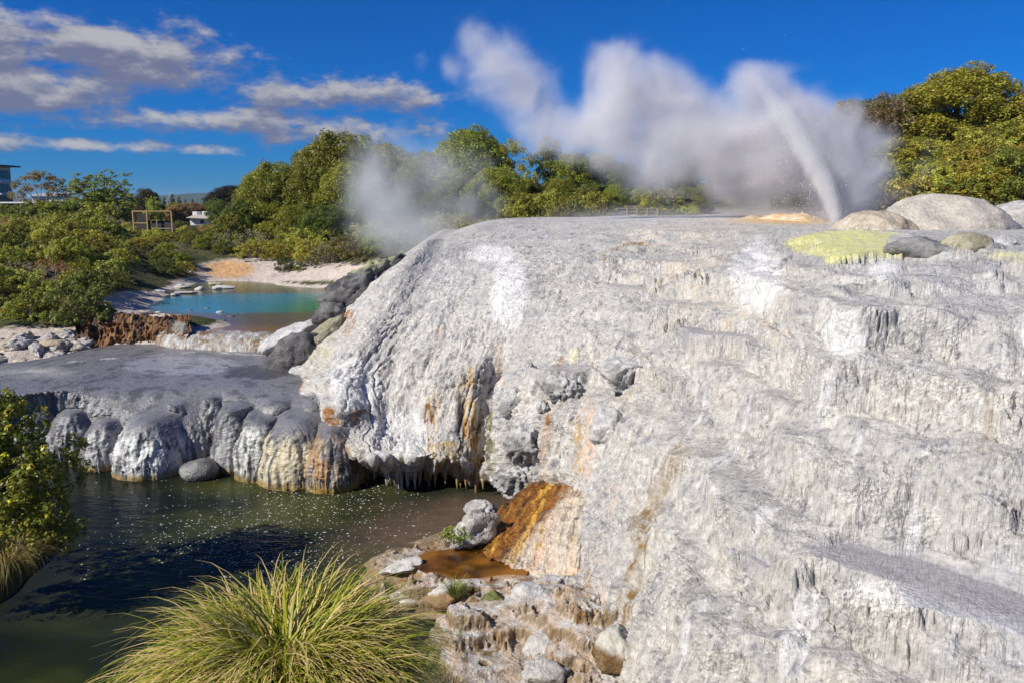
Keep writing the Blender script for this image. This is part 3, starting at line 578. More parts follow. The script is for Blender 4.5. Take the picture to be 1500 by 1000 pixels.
# unit trees: 10 m high, scaled on placing
proto('dense1', 'broadleaf_tree', dome_lobes(16, 3.2, 10, 2.0, 1.75) + dome_lobes(9, 3.4, 5, 1.2, 1.5), 12, .60, 62, .21, 1, .3, shell=.5)
proto('dense2', 'broadleaf_tree', dome_lobes(13, 2.5, 10, 3.2, 1.6) + dome_lobes(8, 2.8, 5.5, 1.4, 1.5), 12, .58, 62, .21, 2, .3)
proto('dense3', 'broadleaf_tree', dome_lobes(20, 4.2, 10, 1.5, 1.8, .9), 11, .62, 62, .21, 3, .35)
proto('tall1', 'tall_tree', [(0, 0, 9.2, 1.2, .8), (1.1, .3, 8.2, 1.1, .8), (-1.2, .2, 8.0, 1.2, .8), (.3, -1.1, 7.4, 1.2, .9), (-.4, 1.1, 7.0, 1.3, .9), (1.6, -.3, 6.6, 1.1, .8), (-1.7, -.4, 6.2, 1.2, .8), (.2, .2, 5.6, 1.6, 1.1), (1.2, .9, 4.8, 1.2, .9), (-1.0, -.8, 4.3, 1.3, .9), (.1, -1.2, 3.2, 1.2, .9)], 15, .46, 54, .19, 4, .26)
proto('gum', 'gum_tree', [(-2.3, 0, 7.4, 1.0, .9), (-1.0, .3, 8.8, 1.1, .9), (.4, 0, 9.1, 1.3, .95), (1.8, .2, 8.1, 1.2, .9), (2.7, -.2, 6.8, 1.1, .95), (3.2, 0, 5.6, .9, .8), (-3.0, .2, 5.6, 1., .8), (-1.4, -.5, 6.4, .9, .5), (.7, -.6, 7.0, 1.0, .5), (1.6, .4, 5.6, .8, .5), (-2.2, .4, 4.2, .8, .5)], 16, .42, 40, .22, 5, .16, M_PALEBARK, 3, low=-.6)
pl = [(rr.uniform(-2.6, 2.6), rr.uniform(-2, 2), 0, 0, 0) for _ in range(26)]
pl = [(x, y, 8.8 - abs(x) * 1.3 - abs(y) * .7 + rr.uniform(-1.6, .9), .45, 1.2) for x, y, *_ in pl] + dome_lobes(12, 2.6, 6.5, 1.2, 1.3)
proto('poplar', 'young_tree', pl, 17, .30, 24, .22, 6, .16, M_BARK, 2, low=-.8, shell=.2)
proto('conifer', 'conifer', [(0, 0, z, (10.2 - z) * .2 + .15, .55) for z in np.arange(1.2, 10, .8)], 22, .35, 26, .3, 8, .2)
# shrubs: about 2 m high and 3 m across
proto('shrub1', 'shrub', dome_lobes(13, 1.15, 2.0, .25, .5, .85) + ring(9, 1.25, .42, .42), 55, .17, 34, .115, 21, .05, stems=4, trunk='stem', crown='foliage')
proto('shrub2', 'shrub', dome_lobes(9, 1.0, 1.9, .2, .48, .9) + ring(8, 1.1, .4, .42) + [(.9, .2, 1.5, .35, .4), (-.7, .4, 1.7, .35, .4)], 60, .16, 34, .11, 22, .05, stems=4, trunk='stem', crown='foliage')
proto('shrub3', 'shrub', dome_lobes(15, 1.5, 1.5, .15, .42, .8) + ring(10, 1.6, .3, .36), 58, .15, 34, .105, 23, .05, stems=5, trunk='stem', crown='foliage')
proto('wiry', 'wiry_shrub', dome_lobes(11, 1.2, 1.6, .3, .42, .85) + ring(8, 1.2, .35, .36), 46, .15, 14, .07, 24, .05, M_PALEBARK, 9, trunk='stem', crown='foliage', shell=.3)
def place(key, x, y, h, wd, z=None, col_=(.07, .09, .02), label=None, cat='tree', group=None, rz=None, unit_h=10., unit_w=None):
    """h: height in metres, wd: width scale relative to height scale"""
    z = float(terrain_z(np.array([x]), np.array([y]))[0]) - .08 if z is None else z
    k = h / unit_h; r = PROTO[key]; o = dup(r, (x, y, z), rr.uniform(0, 6.28) if rz is None else rz, (k * wd, k * wd, k), label, cat, group)
    for c in o.children: c.color = (*col_, 1)
    return o
def jit(c, a=.18): f = 1 + rr.uniform(-a, a); return tuple(x * f * (1 + rr.uniform(-a, a) * .5) for x in c)
OLV = (.30, .27, .036); DKG = (.15, .17, .030); MIDG = (.25, .26, .034); LIT = (.40, .40, .065); LIME = (.38, .44, .06); GREY = (.34, .31, .19); RED = (.32, .14, .085); BRN = (.26, .19, .08)
# forest behind the pool and plateau: (px, top py, Y, width factor, key)
FOR = [(352, 292, 84, 1.0, 'dense1'), (378, 252, 90, .9, 'dense2'), (405, 240, 86, 1.0, 'dense1'), (440, 224, 90, .85, 'tall1'), (432, 300, 78, 1.0, 'dense1'), (462, 232, 84, .9, 'dense2'), (478, 300, 76, 1.0, 'dense3'), (498, 198, 88, 1.0, 'dense1'), (530, 202, 92, .9, 'tall1'), (540, 262, 80, 1.0, 'dense2'), (568, 214, 90, .95, 'dense1'), (600, 226, 94, .9, 'tall1'), (590, 290, 78, 1.1, 'dense3'), (625, 222, 86, .9, 'dense2'), (655, 208, 90, .9, 'tall1'), (640, 280, 78, 1., 'dense1'), (688, 190, 86, .95, 'dense1'), (712, 196, 90, .9, 'tall1'), (690, 282, 76, 1., 'dense2'),
       (752, 205, 84, .7, 'gum'), (775, 262, 96, 1.0, 'dense1'), (805, 200, 86, .85, 'tall1'), (840, 222, 84, .95, 'dense2'), (878, 225, 86, .9, 'dense1'), (915, 238, 84, .9, 'dense1'), (955, 245, 86, 1.0, 'dense2'), (1000, 235, 86, 1.0, 'dense1'), (1045, 215, 86, 1.0, 'dense3'), (1095, 190, 88, .9, 'dense2'), (1140, 175, 88, .9, 'dense1'), (1190, 170, 88, .9, 'dense2'), (730, 245, 80, 1., 'dense3'), (822, 262, 78, 1., 'dense1'), (862, 268, 76, 1., 'dense2'), (902, 270, 78, 1., 'dense1'), (940, 272, 78, 1., 'dense1'), (985, 275, 78, 1., 'dense2'), (1030, 270, 78, 1., 'dense1'), (518, 240, 82, 1., 'dense1'), (610, 250, 82, 1., 'dense2'), (665, 245, 82, 1., 'dense1'),
       (1240, 148, 82, .75, 'gum'), (1268, 146, 86, .9, 'dense2'), (1300, 138, 80, .95, 'tall1'), (1335, 130, 82, .9, 'tall1'), (1300, 215, 72, .8, 'dense1'), (1345, 200, 74, .9, 'dense2'), (1412, 100, 80, .95, 'dense1'), (1375, 160, 80, .8, 'dense1'), (1462, 150, 82, .9, 'dense1'), (1505, 132, 92, .9, 'tall1')]
for i, (x_, top_, Y_, wf, key) in enumerate(FOR):
    p = at(x_, top_, Y_); z = float(terrain_z(p[:1], p[1:2])[0]); right = x_ > 1230
    c = jit(RED if x_ > 1500 else (OLV if x_ > 1400 else (BRN if (x_ in (1300, 1240)) else (MIDG if i % 3 else DKG))), .2)
    row = 'front-row evergreen tree' if Y_ < 83 else ('tall evergreen tree' if top_ < 215 else 'evergreen tree'); row = ('slender ' if key == 'tall1' else ('wide ' if key == 'dense3' else 'dense ')) + row
    where = 'at the pool end of the dark wood' if x_ < 485 else ('in the wood behind the thin steam wisp' if x_ < 735 else ('in the wood between the sky gap and the deck railing' if x_ < 905 else ('behind the deck railing in the wood' if x_ < 1000 else 'half hidden behind the geyser steam')))
    if right: row = ('brown-leaved ' if x_ in (1300, 1240) else 'green ') + ('slender' if key == 'tall1' else 'round') + ' tree'; where = 'on the slope behind the mounds, ' + ('next to the steam' if x_ < 1310 else 'beside the largest domed tree')
    lab = 'slender open-crowned tree in the gap of the dark wood, sky showing through' if x_ == 752 else row + ' ' + where
    if x_ == 1412: lab = 'largest domed evergreen tree topping the wooded slope'
    if x_ > 1500: lab = 'reddish-brown tree behind the largest domed evergreen'
    place(key, p[0], p[1], p[2] - z, wf * (1.75 if x_ == 1412 else (1.55 if right else 1.15)) * min(1., 11 / (p[2] - z)) ** .3, z - .1, c, lab, 'tree', None if 'largest domed evergreen' in lab or 'sky showing' in lab else lab)
# town-side trees
def town(x_, top_, Y_, key, wf, c, lab, group=None):
    p = at(x_, top_, Y_); z = float(terrain_z(p[:1], p[1:2])[0]); place(key, p[0], p[1], p[2] - z, wf, z - .1, c, lab, 'tree', group, rz=0 if key == 'gum' else None)
town(54, 251, 120, 'gum', 1.5, (.24, .18, .05), 'brown-green gum tree with flat-topped clumps beside the white hotel')
town(145, 240, 105, 'poplar', 2.1, (.24, .28, .045), 'tall light green tree with feathery upright shoots above the scrub')
town(214, 276, 130, 'dense2', 1.1, (.09, .07, .03), 'dark brownish tree behind the timber frame'); town(222, 282, 118, 'poplar', .9, LIME, 'small lime green tree against the dark brownish tree'); town(310, 285, 140, 'poplar', 1.1, (.16, .22, .03), 'bright lime tree near the pale-roofed house'); town(322, 294, 118, 'dense1', 1.3, (.13, .17, .03), 'lower bright green tree beside the pale-roofed house')
town(340, 272, 150, 'dense3', 1.4, (.04, .035, .02), 'dark brown tree top at the left end of the wood')
for k, (x_, t_) in enumerate(((240, 288), (252, 283), (262, 287), (271, 292), (282, 291), (232, 292))): town(x_, t_, 230, 'conifer', 1.0, (.025, .05, .03), 'far dark conifer in the row under the blue hill', 'far conifers')
for k in range(26):
    x_ = -40 + k * 17 + rr.uniform(-6, 6)
    if x_ < 330: town(x_, 300 + rr.uniform(-6, 14), (rr.uniform(132, 150) if 180 < x_ < 335 else rr.uniform(110, 135)), rr.choice(['dense1', 'dense2', 'dense3']), rr.uniform(1.2, 1.7), jit(rr.choice([DKG, OLV, MIDG, BRN]), .2), 'low dark tree in the belt between the scrub and the town', 'low trees before the town')
# scrub
def bare_at(x, y): return float(bare[min(len(ax) - 1, np.searchsorted(ax, x)), min(len(ay) - 1, np.searchsorted(ay, y))])
def in_pool(x, y): return float(terrain_z(np.array([x]), np.array([y]))[0]) < 3.35
pts = []
for _ in range(9000):
    Y_ = 38 + (rr.random() ** 1.25) * 66; X_ = rr.uniform(-.66 * Y_ - 1, 2 + (Y_ - 60) * .1)
    qx_, qy_ = proj(np.array([X_, Y_, float(terrain_z(np.array([X_]), np.array([Y_]))[0])]))
    if 165 < qx_ < 330 and 402 < qy_ < 475: continue
    if X_ > -4 and Y_ < 64 or in_pool(X_, Y_) or bare_at(X_, Y_) > .35: continue
    sp_ = 1.30 + .022 * (Y_ - 38)
    if any((X_ - a) ** 2 + (Y_ - b) ** 2 < sp_ ** 2 for a, b in pts): continue
    pts.append((X_, Y_))
    if len(pts) >= 292: break
SHR = [('shrub1', MIDG, 'rounded mid green shrub'), ('shrub2', LIT, 'yellow-green leafy shrub'), ('shrub3', OLV, 'low spreading olive shrub'), ('shrub1', DKG, 'dark green domed shrub'), ('wiry', GREY, 'grey-brown wiry shrub'), ('wiry', RED, 'rusty red twiggy shrub'), ('shrub3', (.16, .14, .03), 'golden olive low shrub')]
for (X_, Y_) in pts:
    zone = noise3(np.array([[X_ * .12, Y_ * .12, 0]]), 9)[0]; k = rr.choices(range(7), [3, 2 + 3 * max(0, zone), 3, 2, 1.2, .7 + 2 * max(0, -zone), 1.2])[0]; key, c, lab = SHR[k]
    hh = (1.15 + .024 * (Y_ - 38)) * rr.uniform(.75, 1.35); hh = min(hh, .9 + .004 * Y_) if 175 < 750 + FPX * X_ / Y_ < 330 and Y_ > 60 else hh; zone_l = 'on the slope left of the pool' if Y_ < 58 else ('along the foot of the dark wood' if X_ > -.30 * Y_ else ('in the middle scrub below the timber frame' if Y_ < 85 else 'in the far scrub before the low trees'))
    place(key, X_, Y_, hh, rr.uniform(.95, 1.35), None, jit(c), lab + ' ' + zone_l, 'shrub', lab + ' ' + zone_l, unit_h=2.)
# shrubs with their own place
NAMED = [(118, 488, 38.4, 2.2, 'shrub2', (.17, .19, .045), 'pale yellow-green shrub hanging over the brown rock bank', 1.05), (232, 505, 0, 0, None, 0, 0, 0), (150, 404, 48, 1.1, 'shrub2', LIME, 'bright lime shrub on the bare bank left of the pool', 1.3), (128, 412, 47, .9, 'shrub3', LIT, 'low yellow-green shrub beside the bright lime shrub', 1.2), (418, 392, 66, 1.2, 'shrub1', (.10, .11, .03), 'single rounded olive shrub on the pale far bank of the pool', 1.), (440, 398, 64, .8, 'shrub1', DKG, 'small dark green shrub at the foot of the pale far bank', 1.), (485, 385, 64, 1.7, 'shrub3', (.12, .11, .05), 'wide olive-grey shrub at the right end of the far bank', 1.3), (460, 388, 66, 1.3, 'wiry', GREY, 'grey shrub left of the wide olive-grey shrub', 1.2)]
for (x_, y_, Y_, h_, key, c, lab, wf) in NAMED:
    if not key: continue
    p = at(x_, y_, Y_); place(key, p[0], p[1], h_, wf, None, c, lab, 'shrub', unit_h=2.)
# hillside bushes right, low bushes behind the plateau
for k in range(60):
    x_ = rr.uniform(1270, 1560); Y_ = rr.uniform(58, 78); X_ = (x_ - 750) / FPX * Y_
    place(rr.choice(['shrub1', 'shrub3', 'shrub2']), X_, Y_, rr.uniform(2.2, 3.6), rr.uniform(1.1, 1.5), None, jit((LIT, (.20, .21, .036), OLV)[k % 3]), ('yellow-green', 'darker green', 'olive')[k % 3] + ' bush ' + ('low on the hillside just behind the mounds' if Y_ < 64 else ('halfway up the hillside behind the mounds' if Y_ < 71 else 'on top of the hillside under the domed tree')), 'bush', 'hillside bushes %d %d' % (k % 3, (Y_ > 64) + (Y_ > 71)), unit_h=2.)
for k in range(40):
    x_ = 560 + k * 12 + rr.uniform(-8, 8); Y_ = rr.uniform(63, 70); p = at(x_, rr.uniform(272, 318) if x_ > 720 else rr.uniform(320, 345), Y_); z = float(terrain_z(p[:1], p[1:2])[0])
    if 895 < x_ < 960: continue
    place(rr.choice(['shrub1', 'shrub2', 'shrub3']), p[0], p[1], max(1.2, p[2] - z), rr.uniform(.8, 1.2) * (.8 if p[2] - z > 3 else 1), None, jit((MIDG, LIT, OLV, DKG)[k % 4]), ('mid green', 'bright yellow-green', 'olive', 'dark green')[k % 4] + ' bush behind the far edge of the white terrace, ' + ('below the steam wisp' if x_ < 720 else ('beside the deck railing' if x_ > 840 else 'under the sky gap')), 'bush', 'bushes behind the plateau %d %d' % (k % 4, (x_ > 720) + (x_ > 840)), unit_h=2.)
for e in PROTO.values():
    for c in list(e.children):
        for g in list(c.children): bpy.data.objects.remove(g)
        bpy.data.objects.remove(c)
    bpy.data.objects.remove(e)
# far hill
hx = np.linspace(-3200, 1500, 160); hy = np.linspace(2300, 3600, 24); A, B = np.meshgrid(hx, hy, indexing='ij')
hz = 5 + (34 + 34 * fbm(st(A * .0011, B * .0006, 0), 4, .5, 401) + 14 * np.exp(-((A + 1180) / 260) ** 2)) * np.sin(np.clip((B - 2300) / 1300, 0, 1) * math.pi) ** .8 + 3 * fbm(st(A * .012, B * .012, 0), 3, .6, 403)
hm = plain('far_forest', (.03, .055, .03), .95, .02, .4, 0)
tag(mesh_obj('hills', st(A, B, hz), grid_faces(160, 24), hm), 'low forested hill on the horizon beyond the town', 'hills', None, 'structure')
# ------------------------------------------------------------------ rocks
import bmesh
def ico(sub):
    bm = bmesh.new(); bmesh.ops.create_icosphere(bm, subdivisions=sub, radius=1.); v = np.array([x.co[:] for x in bm.verts]); f = np.array([[q.index for q in p.verts] for p in bm.faces]); bm.free(); return v, f
ICO = {k: ico(k) for k in (1, 2, 3, 4, 5)}
ROCKC = {'dark': ((.075, .072, .072), (.20, .195, .19)), 'pale': ((.40, .38, .36), (.58, .55, .52)), 'cream': ((.44, .36, .26), (.62, .55, .46)), 'olive': ((.34, .31, .20), (.48, .45, .33)), 'grey': ((.17, .17, .165), (.34, .33, .32)), 'brown': ((.14, .075, .03), (.30, .19, .09)), 'white': ((.52, .51, .50), (.66, .64, .61)), 'knob': ((.24, .235, .23), (.46, .45, .43)), 'wet': ((.10, .10, .105), (.26, .26, .25))}
def rock_mesh(name, radii, seed, kind, sub=4, amp=.34, freq=1.5, cuts=9, rot=(0, 0, 0), wet=.1, top=None, fine=.05):
    v, f = ICO[sub]; r = np.random.default_rng(seed); v = v.copy()
    for _ in range(cuts):                                        # flattened faces
        d = unit(r.normal(size=3)); h = r.uniform(.55, .85); k = v @ d; v = v - np.where(k > h, (k - h) * .85, 0)[:, None] * d
    n = unit(v); q = v * np.array(radii) / max(radii)
    v = v + n * (amp * (fbm(q * freq + seed, 4, .55, seed, True) - .3) + fine * fbm(q * 9 + seed, 3, .6, seed + 9, True))[:, None]
    v = v * np.array(radii); R = np.array(__import__('mathutils').Euler(rot).to_matrix()); v = v @ R.T
    a, b = ROCKC[kind]; m_ = fbm(v * 1.4 + seed, 4, .6, seed + 3); c = lerp(np.broadcast_to(np.array(a), v.shape), b, smooth(m_ + .35 * n[:, 2] * 0, -.3, .35))
    if top: c = lerp(c, top[0], smooth((n @ R.T)[:, 2] + .6 * fbm(v * 2 + 3, 3, .6, seed + 5), top[1], top[1] + .25))
    return mesh_obj(name, v, f, M_SINTER, attrs={'tint': c, 'wet': np.full(len(v), wet), 'flow': v * np.array([.2, 1., 10.])})
def rock(loc, radii, seed, kind, label, cat='rock', name='boulder', group=None, **kw):
    o = rock_mesh(name, radii, seed, kind, **kw); o.location = loc; return tag(o, label, cat, group)
def surf(x_, y_):
    a, b = proj(V); d = np.hypot(a - x_, b - y_); m_ = d < 5; d = np.where(m_, V[..., 1], 1e9); i = np.unravel_index(d.argmin(), d.shape); return tuple(float(q) for q in V[i] + np.array([0, .12, 0]))
def rz_(x_, y_, Y_, dz=0): p = at(x_, y_, Y_); return (float(p[0]), float(p[1]), float(p[2]) + dz)
rock(rz_(536, 418, 35.5), (1.9, 1.0, .85), 3, 'dark', 'large dark grey rock with a yellow-green crest at the pool end of the white terrace', rot=(0, -.55, .2), amp=.55, freq=2.2, cuts=12, fine=.1, wet=.05, top=((.42, .42, .22), .78), sub=5)
rock(rz_(428, 525, 31.8), (1.15, .75, .72), 7, 'dark', 'rounded near-black rock at the foot of the white terrace beside the grey shelf', rot=(0, -.75, .1), amp=.38, freq=2.0, cuts=8, fine=.09, wet=.3)
rock(rz_(482, 462, 34.0), (.65, .55, .45), 9, 'dark', 'small near-black rock above the orange rivulet', rot=(0, -.4, 0), amp=.4, freq=2., cuts=8, fine=.09)
rock(rz_(470, 500, 32.6), (1.5, .8, .5), 12, 'olive', 'smooth pale olive slab between the two near-black rocks', rot=(0, -.62, .15), amp=.36, freq=1.9, cuts=6, fine=.07, wet=.2)
rock(rz_(425, 492, 34.6), (1.35, .8, .42), 14, 'white', 'smooth whitish ridge rock with wet flow at the pool lip', rot=(0, -.45, .1), amp=.34, freq=1.9, cuts=5, fine=.07, wet=.4)
rock(rz_(292, 688, 25.9), (.62, .6, .42), 16, 'wet', 'rounded wet grey boulder standing in the river between the two hanging lobes', amp=.08, cuts=1, wet=.8)
rock(rz_(694, 780, 19.6), (.66, .5, .46), 21, 'pale', 'whitish angular rock on the river edge beside the green seedling', amp=.5, freq=1.9, cuts=12, fine=.09, rot=(.1, -.2, .3), wet=0)
rock(rz_(704, 745, 22.3), (.42, .34, .22), 22, 'pale', 'pale flat rock lying in the brown shallows', amp=.5, freq=2., cuts=12, wet=.1)
rock(rz_(590, 828, 18.3), (.55, .3, .14), 23, 'white', 'low white slab at the edge of the brown shallows', amp=.2, rot=(0, -.25, .2), wet=0)
rock(rz_(812, 948, 14.6), (.55, .42, .27), 25, 'pale', 'rounded grey-buff boulder at the foot of the near white bulge', amp=.3, freq=1.8, cuts=6, fine=.08, wet=.1)
rock(rz_(905, 955, 13.5), (.42, .4, .45), 26, 'brown', 'knobbly brown-stained rock under the brown streak of the bulge', amp=.3, freq=2.2, wet=.3, top=((.55, .52, .46), .3))
rock(rz_(800, 985, 13.6), (.5, .35, .22), 27, 'pale', 'low buff boulder below the rounded grey-buff boulder', amp=.3, freq=1.8, cuts=6, fine=.08)
rock(rz_(790, 880, 15.9), (.62, .45, .42), 29, 'pale', 'craggy white-grey block above the amber rivulet', amp=.32, freq=1.8, top=((.55, .54, .53), .5))
rock(rz_(725, 890, 16.2), (.3, .3, .34), 30, 'grey', 'upright grey-green stone with mossy sides', amp=.3, freq=2, top=((.16, .17, .05), .4))
for k, (x_, y_, Y_, rd_, kd, lab_, kw_) in enumerate((
        (822, 566, 24.0, (.52, .5, .42), 'knob', 'dark grey cap rock jutting from the white cliff under the small ledge', dict(amp=.5, freq=2.2)), (748, 592, 24.7, (.42, .4, .55), 'knob', 'grey slab leaning beside the stained crevice', dict(rot=(0, .5, 0))), (768, 648, 23.6, (.62, .5, .55), 'knob', 'knobbly grey rock face halfway down the cliff by the crevice', dict(amp=.6, freq=2.4)), (762, 700, 23.2, (.6, .5, .42), 'knob', 'lowest knobbly grey rock of the cliff by the crevice', dict(amp=.6, freq=2.6)), (915, 545, 22.6, (.75, .6, .5), 'pale', 'blue-grey rock hump where the near bulge meets the cliff', dict(amp=.3, freq=2.)), (885, 625, 21.2, (.55, .5, .5), 'white', 'pale rounded hump above the near bulge shoulder', dict(amp=.22)), (796, 596, 23.6, (.25, .3, .3), 'knob', 'small dark grey rock hanging under the cap rock', dict(amp=.4, freq=2.5)), (776, 742, 21.9, (.3, .25, .2), 'cream', 'small tan stone at the head of the amber stream', {}))):
    rock(surf(x_, y_), rd_, 160 + k, kd, lab_, sub=5, top=((.5, .49, .48), .35), **kw_)
rock(rz_(590, 880, 16.9), (.62, .4, .3), 31, 'brown', 'brown undercut ledge rock beside the tussock', amp=.25, freq=1.6, wet=.3, top=((.62, .59, .54), .35))
rock(rz_(650, 872, 16.8), (.55, .4, .3), 32, 'brown', 'brown undercut ledge rock with a grass tuft on its lip', amp=.25, freq=1.6, wet=.3, top=((.60, .57, .52), .45))
# plateau rocks
for k, (x_, y_, Y_, rd, kd, lab, kw) in enumerate((
        (1355, 362, 21.5, (.95, .6, .34), 'grey', 'dark grey knobbly rock hump beside the yellow sulphur flat', dict(amp=.2, freq=2.4)),
        (1322, 352, 22.5, (.45, .5, .26), 'pale', 'low pale rock on the edge of the yellow sulphur flat', dict(amp=.2, freq=2)),
        (1418, 354, 21.3, (.62, .5, .30), 'olive', 'pale olive dome rock roofing a small dark hollow', dict(amp=.12, cuts=2)),
        (1452, 366, 21.0, (.32, .4, .26), 'grey', 'grey rock at the right of the small dark hollow', dict(amp=.2, freq=2)),
        (1470, 352, 23.0, (.4, .4, .24), 'white', 'white hummock behind the dark hollow', dict(amp=.15)))):
    rock(rz_(x_, y_, Y_, -.08), rd, 40 + k, kd, lab, **kw)
# big smooth mounds beside the vent
def mound(x_, ytop, Y_, wpx, lab, seed, kd='cream', dep=1.4):
    p = at(x_, ytop, Y_); w_ = wpx / FPX * Y_; h_ = p[2] - 7.6
    o = rock_mesh('sinter_mound', (w_, w_ * .8, h_), seed, kd, sub=5, amp=.15, freq=1.5, cuts=3, wet=.0, fine=.018); o.location = (float(p[0]), float(p[1]) + w_ * .3, 7.6); tag(o, lab, 'mound', 'sinter mounds beside the vent')
ROCKC['buff'] = ((.46, .42, .37), (.60, .54, .46)); ROCKC['ochre'] = ((.62, .42, .20), (.70, .58, .40))
mound(1392, 288, 35, 112, 'broad smooth pale buff mound beside the geyser vent', 61, 'buff'); mound(1290, 311, 34, 62, 'low pale yellow-cream mound next to the geyser vent', 62, 'cream'); mound(1515, 297, 38, 70, 'smooth pale grey mound behind the broad buff mound', 63, 'pale')
mound(1165, 313, 41.5, 60, 'low ochre mound on the steam side of the vent', 64, 'ochre'); mound(1100, 318, 42.5, 46, 'flat ochre hump under the drifting steam', 65, 'ochre')
# ------------------------------------------------------------------ pool lip (weir), brown bank
def strip(name, cols, nu, nv, colfn, label, mat=M_SINTER, amp=.1, ribs=.05, seed=1, wet=.5, cat='rock', kind='structure', rf=5.):
    S_ = sheet(cols, nu, nv); n_ = normals(S_); g_ = np.sign(np.mean(n_[..., 2] - n_[..., 1])); n_ *= g_; s1, t1 = flow_coords(S_)
    vq = np.broadcast_to(np.linspace(0, 1, nv)[None], (nu, nv))
    d = amp * fbm(S_ * 1.3, 4, .55, seed, True) + ribs * fbm(st(s1 * rf, t1 * .6, 1), 3, .6, seed + 3, True) + .02 * fbm(S_ * 7, 3, .6, seed + 7)
    W = S_ + n_ * d[..., None]; x, y = proj(W); a = fbm(st(s1 * 3, t1 * .5, 0), 4, .6, seed + 9); b = fbm(W * 2, 4, .6, seed + 11)
    o = mesh_obj(name, W, grid_faces(nu, nv, g_ < 0), mat, attrs={'tint': colfn(x, y, a, b, W).reshape(-1, 3), 'wet': np.full(nu * nv, wet), 'flow': st(s1, t1, vq).reshape(-1, 3)})
    return tag(o, label, cat, None, kind)
def lipcol(x, y, a, b, W):
    c = lerp(np.broadcast_to(np.array([.40, .36, .31]), W.shape), (.24, .14, .06), smooth(a + b, -.05, .4)); return lerp(c, (.58, .57, .56), smooth(a - b, .05, .4))
lip = [[WP(*(q + np.array([0, 1.2, .01]))), q + np.array([0, .1, .03]), q + np.array([.0, -.35, -.12]), q + np.array([0, -.62, -.45]), q + np.array([0, -.8, -.9])] for q in [atz(x_, y_, 3.07) for x_, y_ in ((232, 484), (262, 490), (300, 492), (340, 494), (380, 495), (420, 494), (470, 488), (520, 480))]]
strip('pool_lip', lip, 260, 60, lipcol, 'white and brown ribbed lip where the pool spills onto the grey shelf', amp=.10, ribs=.04, seed=701, wet=.55, cat='lip')
def brncol(x, y, a, b, W):
    c = lerp(np.broadcast_to(np.array([.20, .085, .022]), W.shape), (.055, .035, .018), smooth(a + .6 * b, -.1, .3)); c = lerp(c, (.33, .17, .05), smooth(b - a, .15, .5)); return lerp(c, (.30, .27, .23), smooth(G(x, y, 262, 480, 16, 14) + .3 * b, .5, .8))
bank = [C((x_, yt - 3, Y_ + 1.4), (x_, yt, Y_ + .3), (x_, yt + 8, Y_ - .1), (x_, (yt + yb) / 2, Y_ - .45), (x_, yb, Y_ - .7), (x_, yb + 10, Y_ - .8)) for x_, yt, yb, Y_ in ((112, 478, 518, 37.6), (140, 472, 514, 37.9), (170, 471, 511, 38.), (200, 471, 510, 38.), (230, 472, 508, 38.), (255, 474, 506, 37.6), (282, 476, 500, 37.0))]
strip('brown_bank', bank, 240, 90, brncol, 'dark orange-brown wet rock bank below the pool edge', amp=.35, ribs=.14, seed=711, wet=.35, cat='bank', rf=3.5)
# left rocky bank: pale broken slabs
for k in range(26):
    x_ = rr.uniform(-30, 120); y_ = rr.uniform(478, 535) if x_ < 90 else rr.uniform(455, 500); Y_ = 33.8 + (540 - y_) * .045; p = at(x_, y_, Y_)
    z = float(terrain_z(p[:1], p[1:2])[0])
    rock((float(p[0]), float(p[1]), z), (rr.uniform(.3, .8), rr.uniform(.3, .6), rr.uniform(.15, .36)), 80 + k, rr.choice(['pale', 'pale', 'cream']), 'pale pinkish broken slab on the bank left of the grey shelf', group='pale slabs on the left bank', amp=.4, freq=1.8, sub=4, rot=(rr.uniform(-.3, .3), rr.uniform(-.4, .1), rr.uniform(0, 3)), wet=0)
for k, (x_, y_) in enumerate(((232, 458), (278, 455), (303, 452), (250, 470), (322, 458), (338, 464), (262, 466), (310, 469), (215, 452), (205, 436), (325, 470))):
    p = atz(x_, y_, 3.03); rock(tuple(p), (rr.uniform(.1, .26), rr.uniform(.1, .2), rr.uniform(.05, .1)), 120 + k, rr.choice(['pale', 'dark', 'white']), 'small stone breaking the surface of the shallow pool', group='stones in the shallow pool', sub=2, amp=.2)
for k in range(16):
    x_ = rr.uniform(150, 330); y_ = 440 - (x_ - 150) * .13 + rr.uniform(-7, 6); p = atz(x_, y_, 3.12); rock(tuple(p), (rr.uniform(.3, 1.1), rr.uniform(.2, .5), rr.uniform(.08, .2)), 140 + k, rr.choice(['pale', 'white', 'cream']), 'low pale rim stone along the near-left shore of the pool', group='pale rim stones of the pool', sub=3, amp=.25)
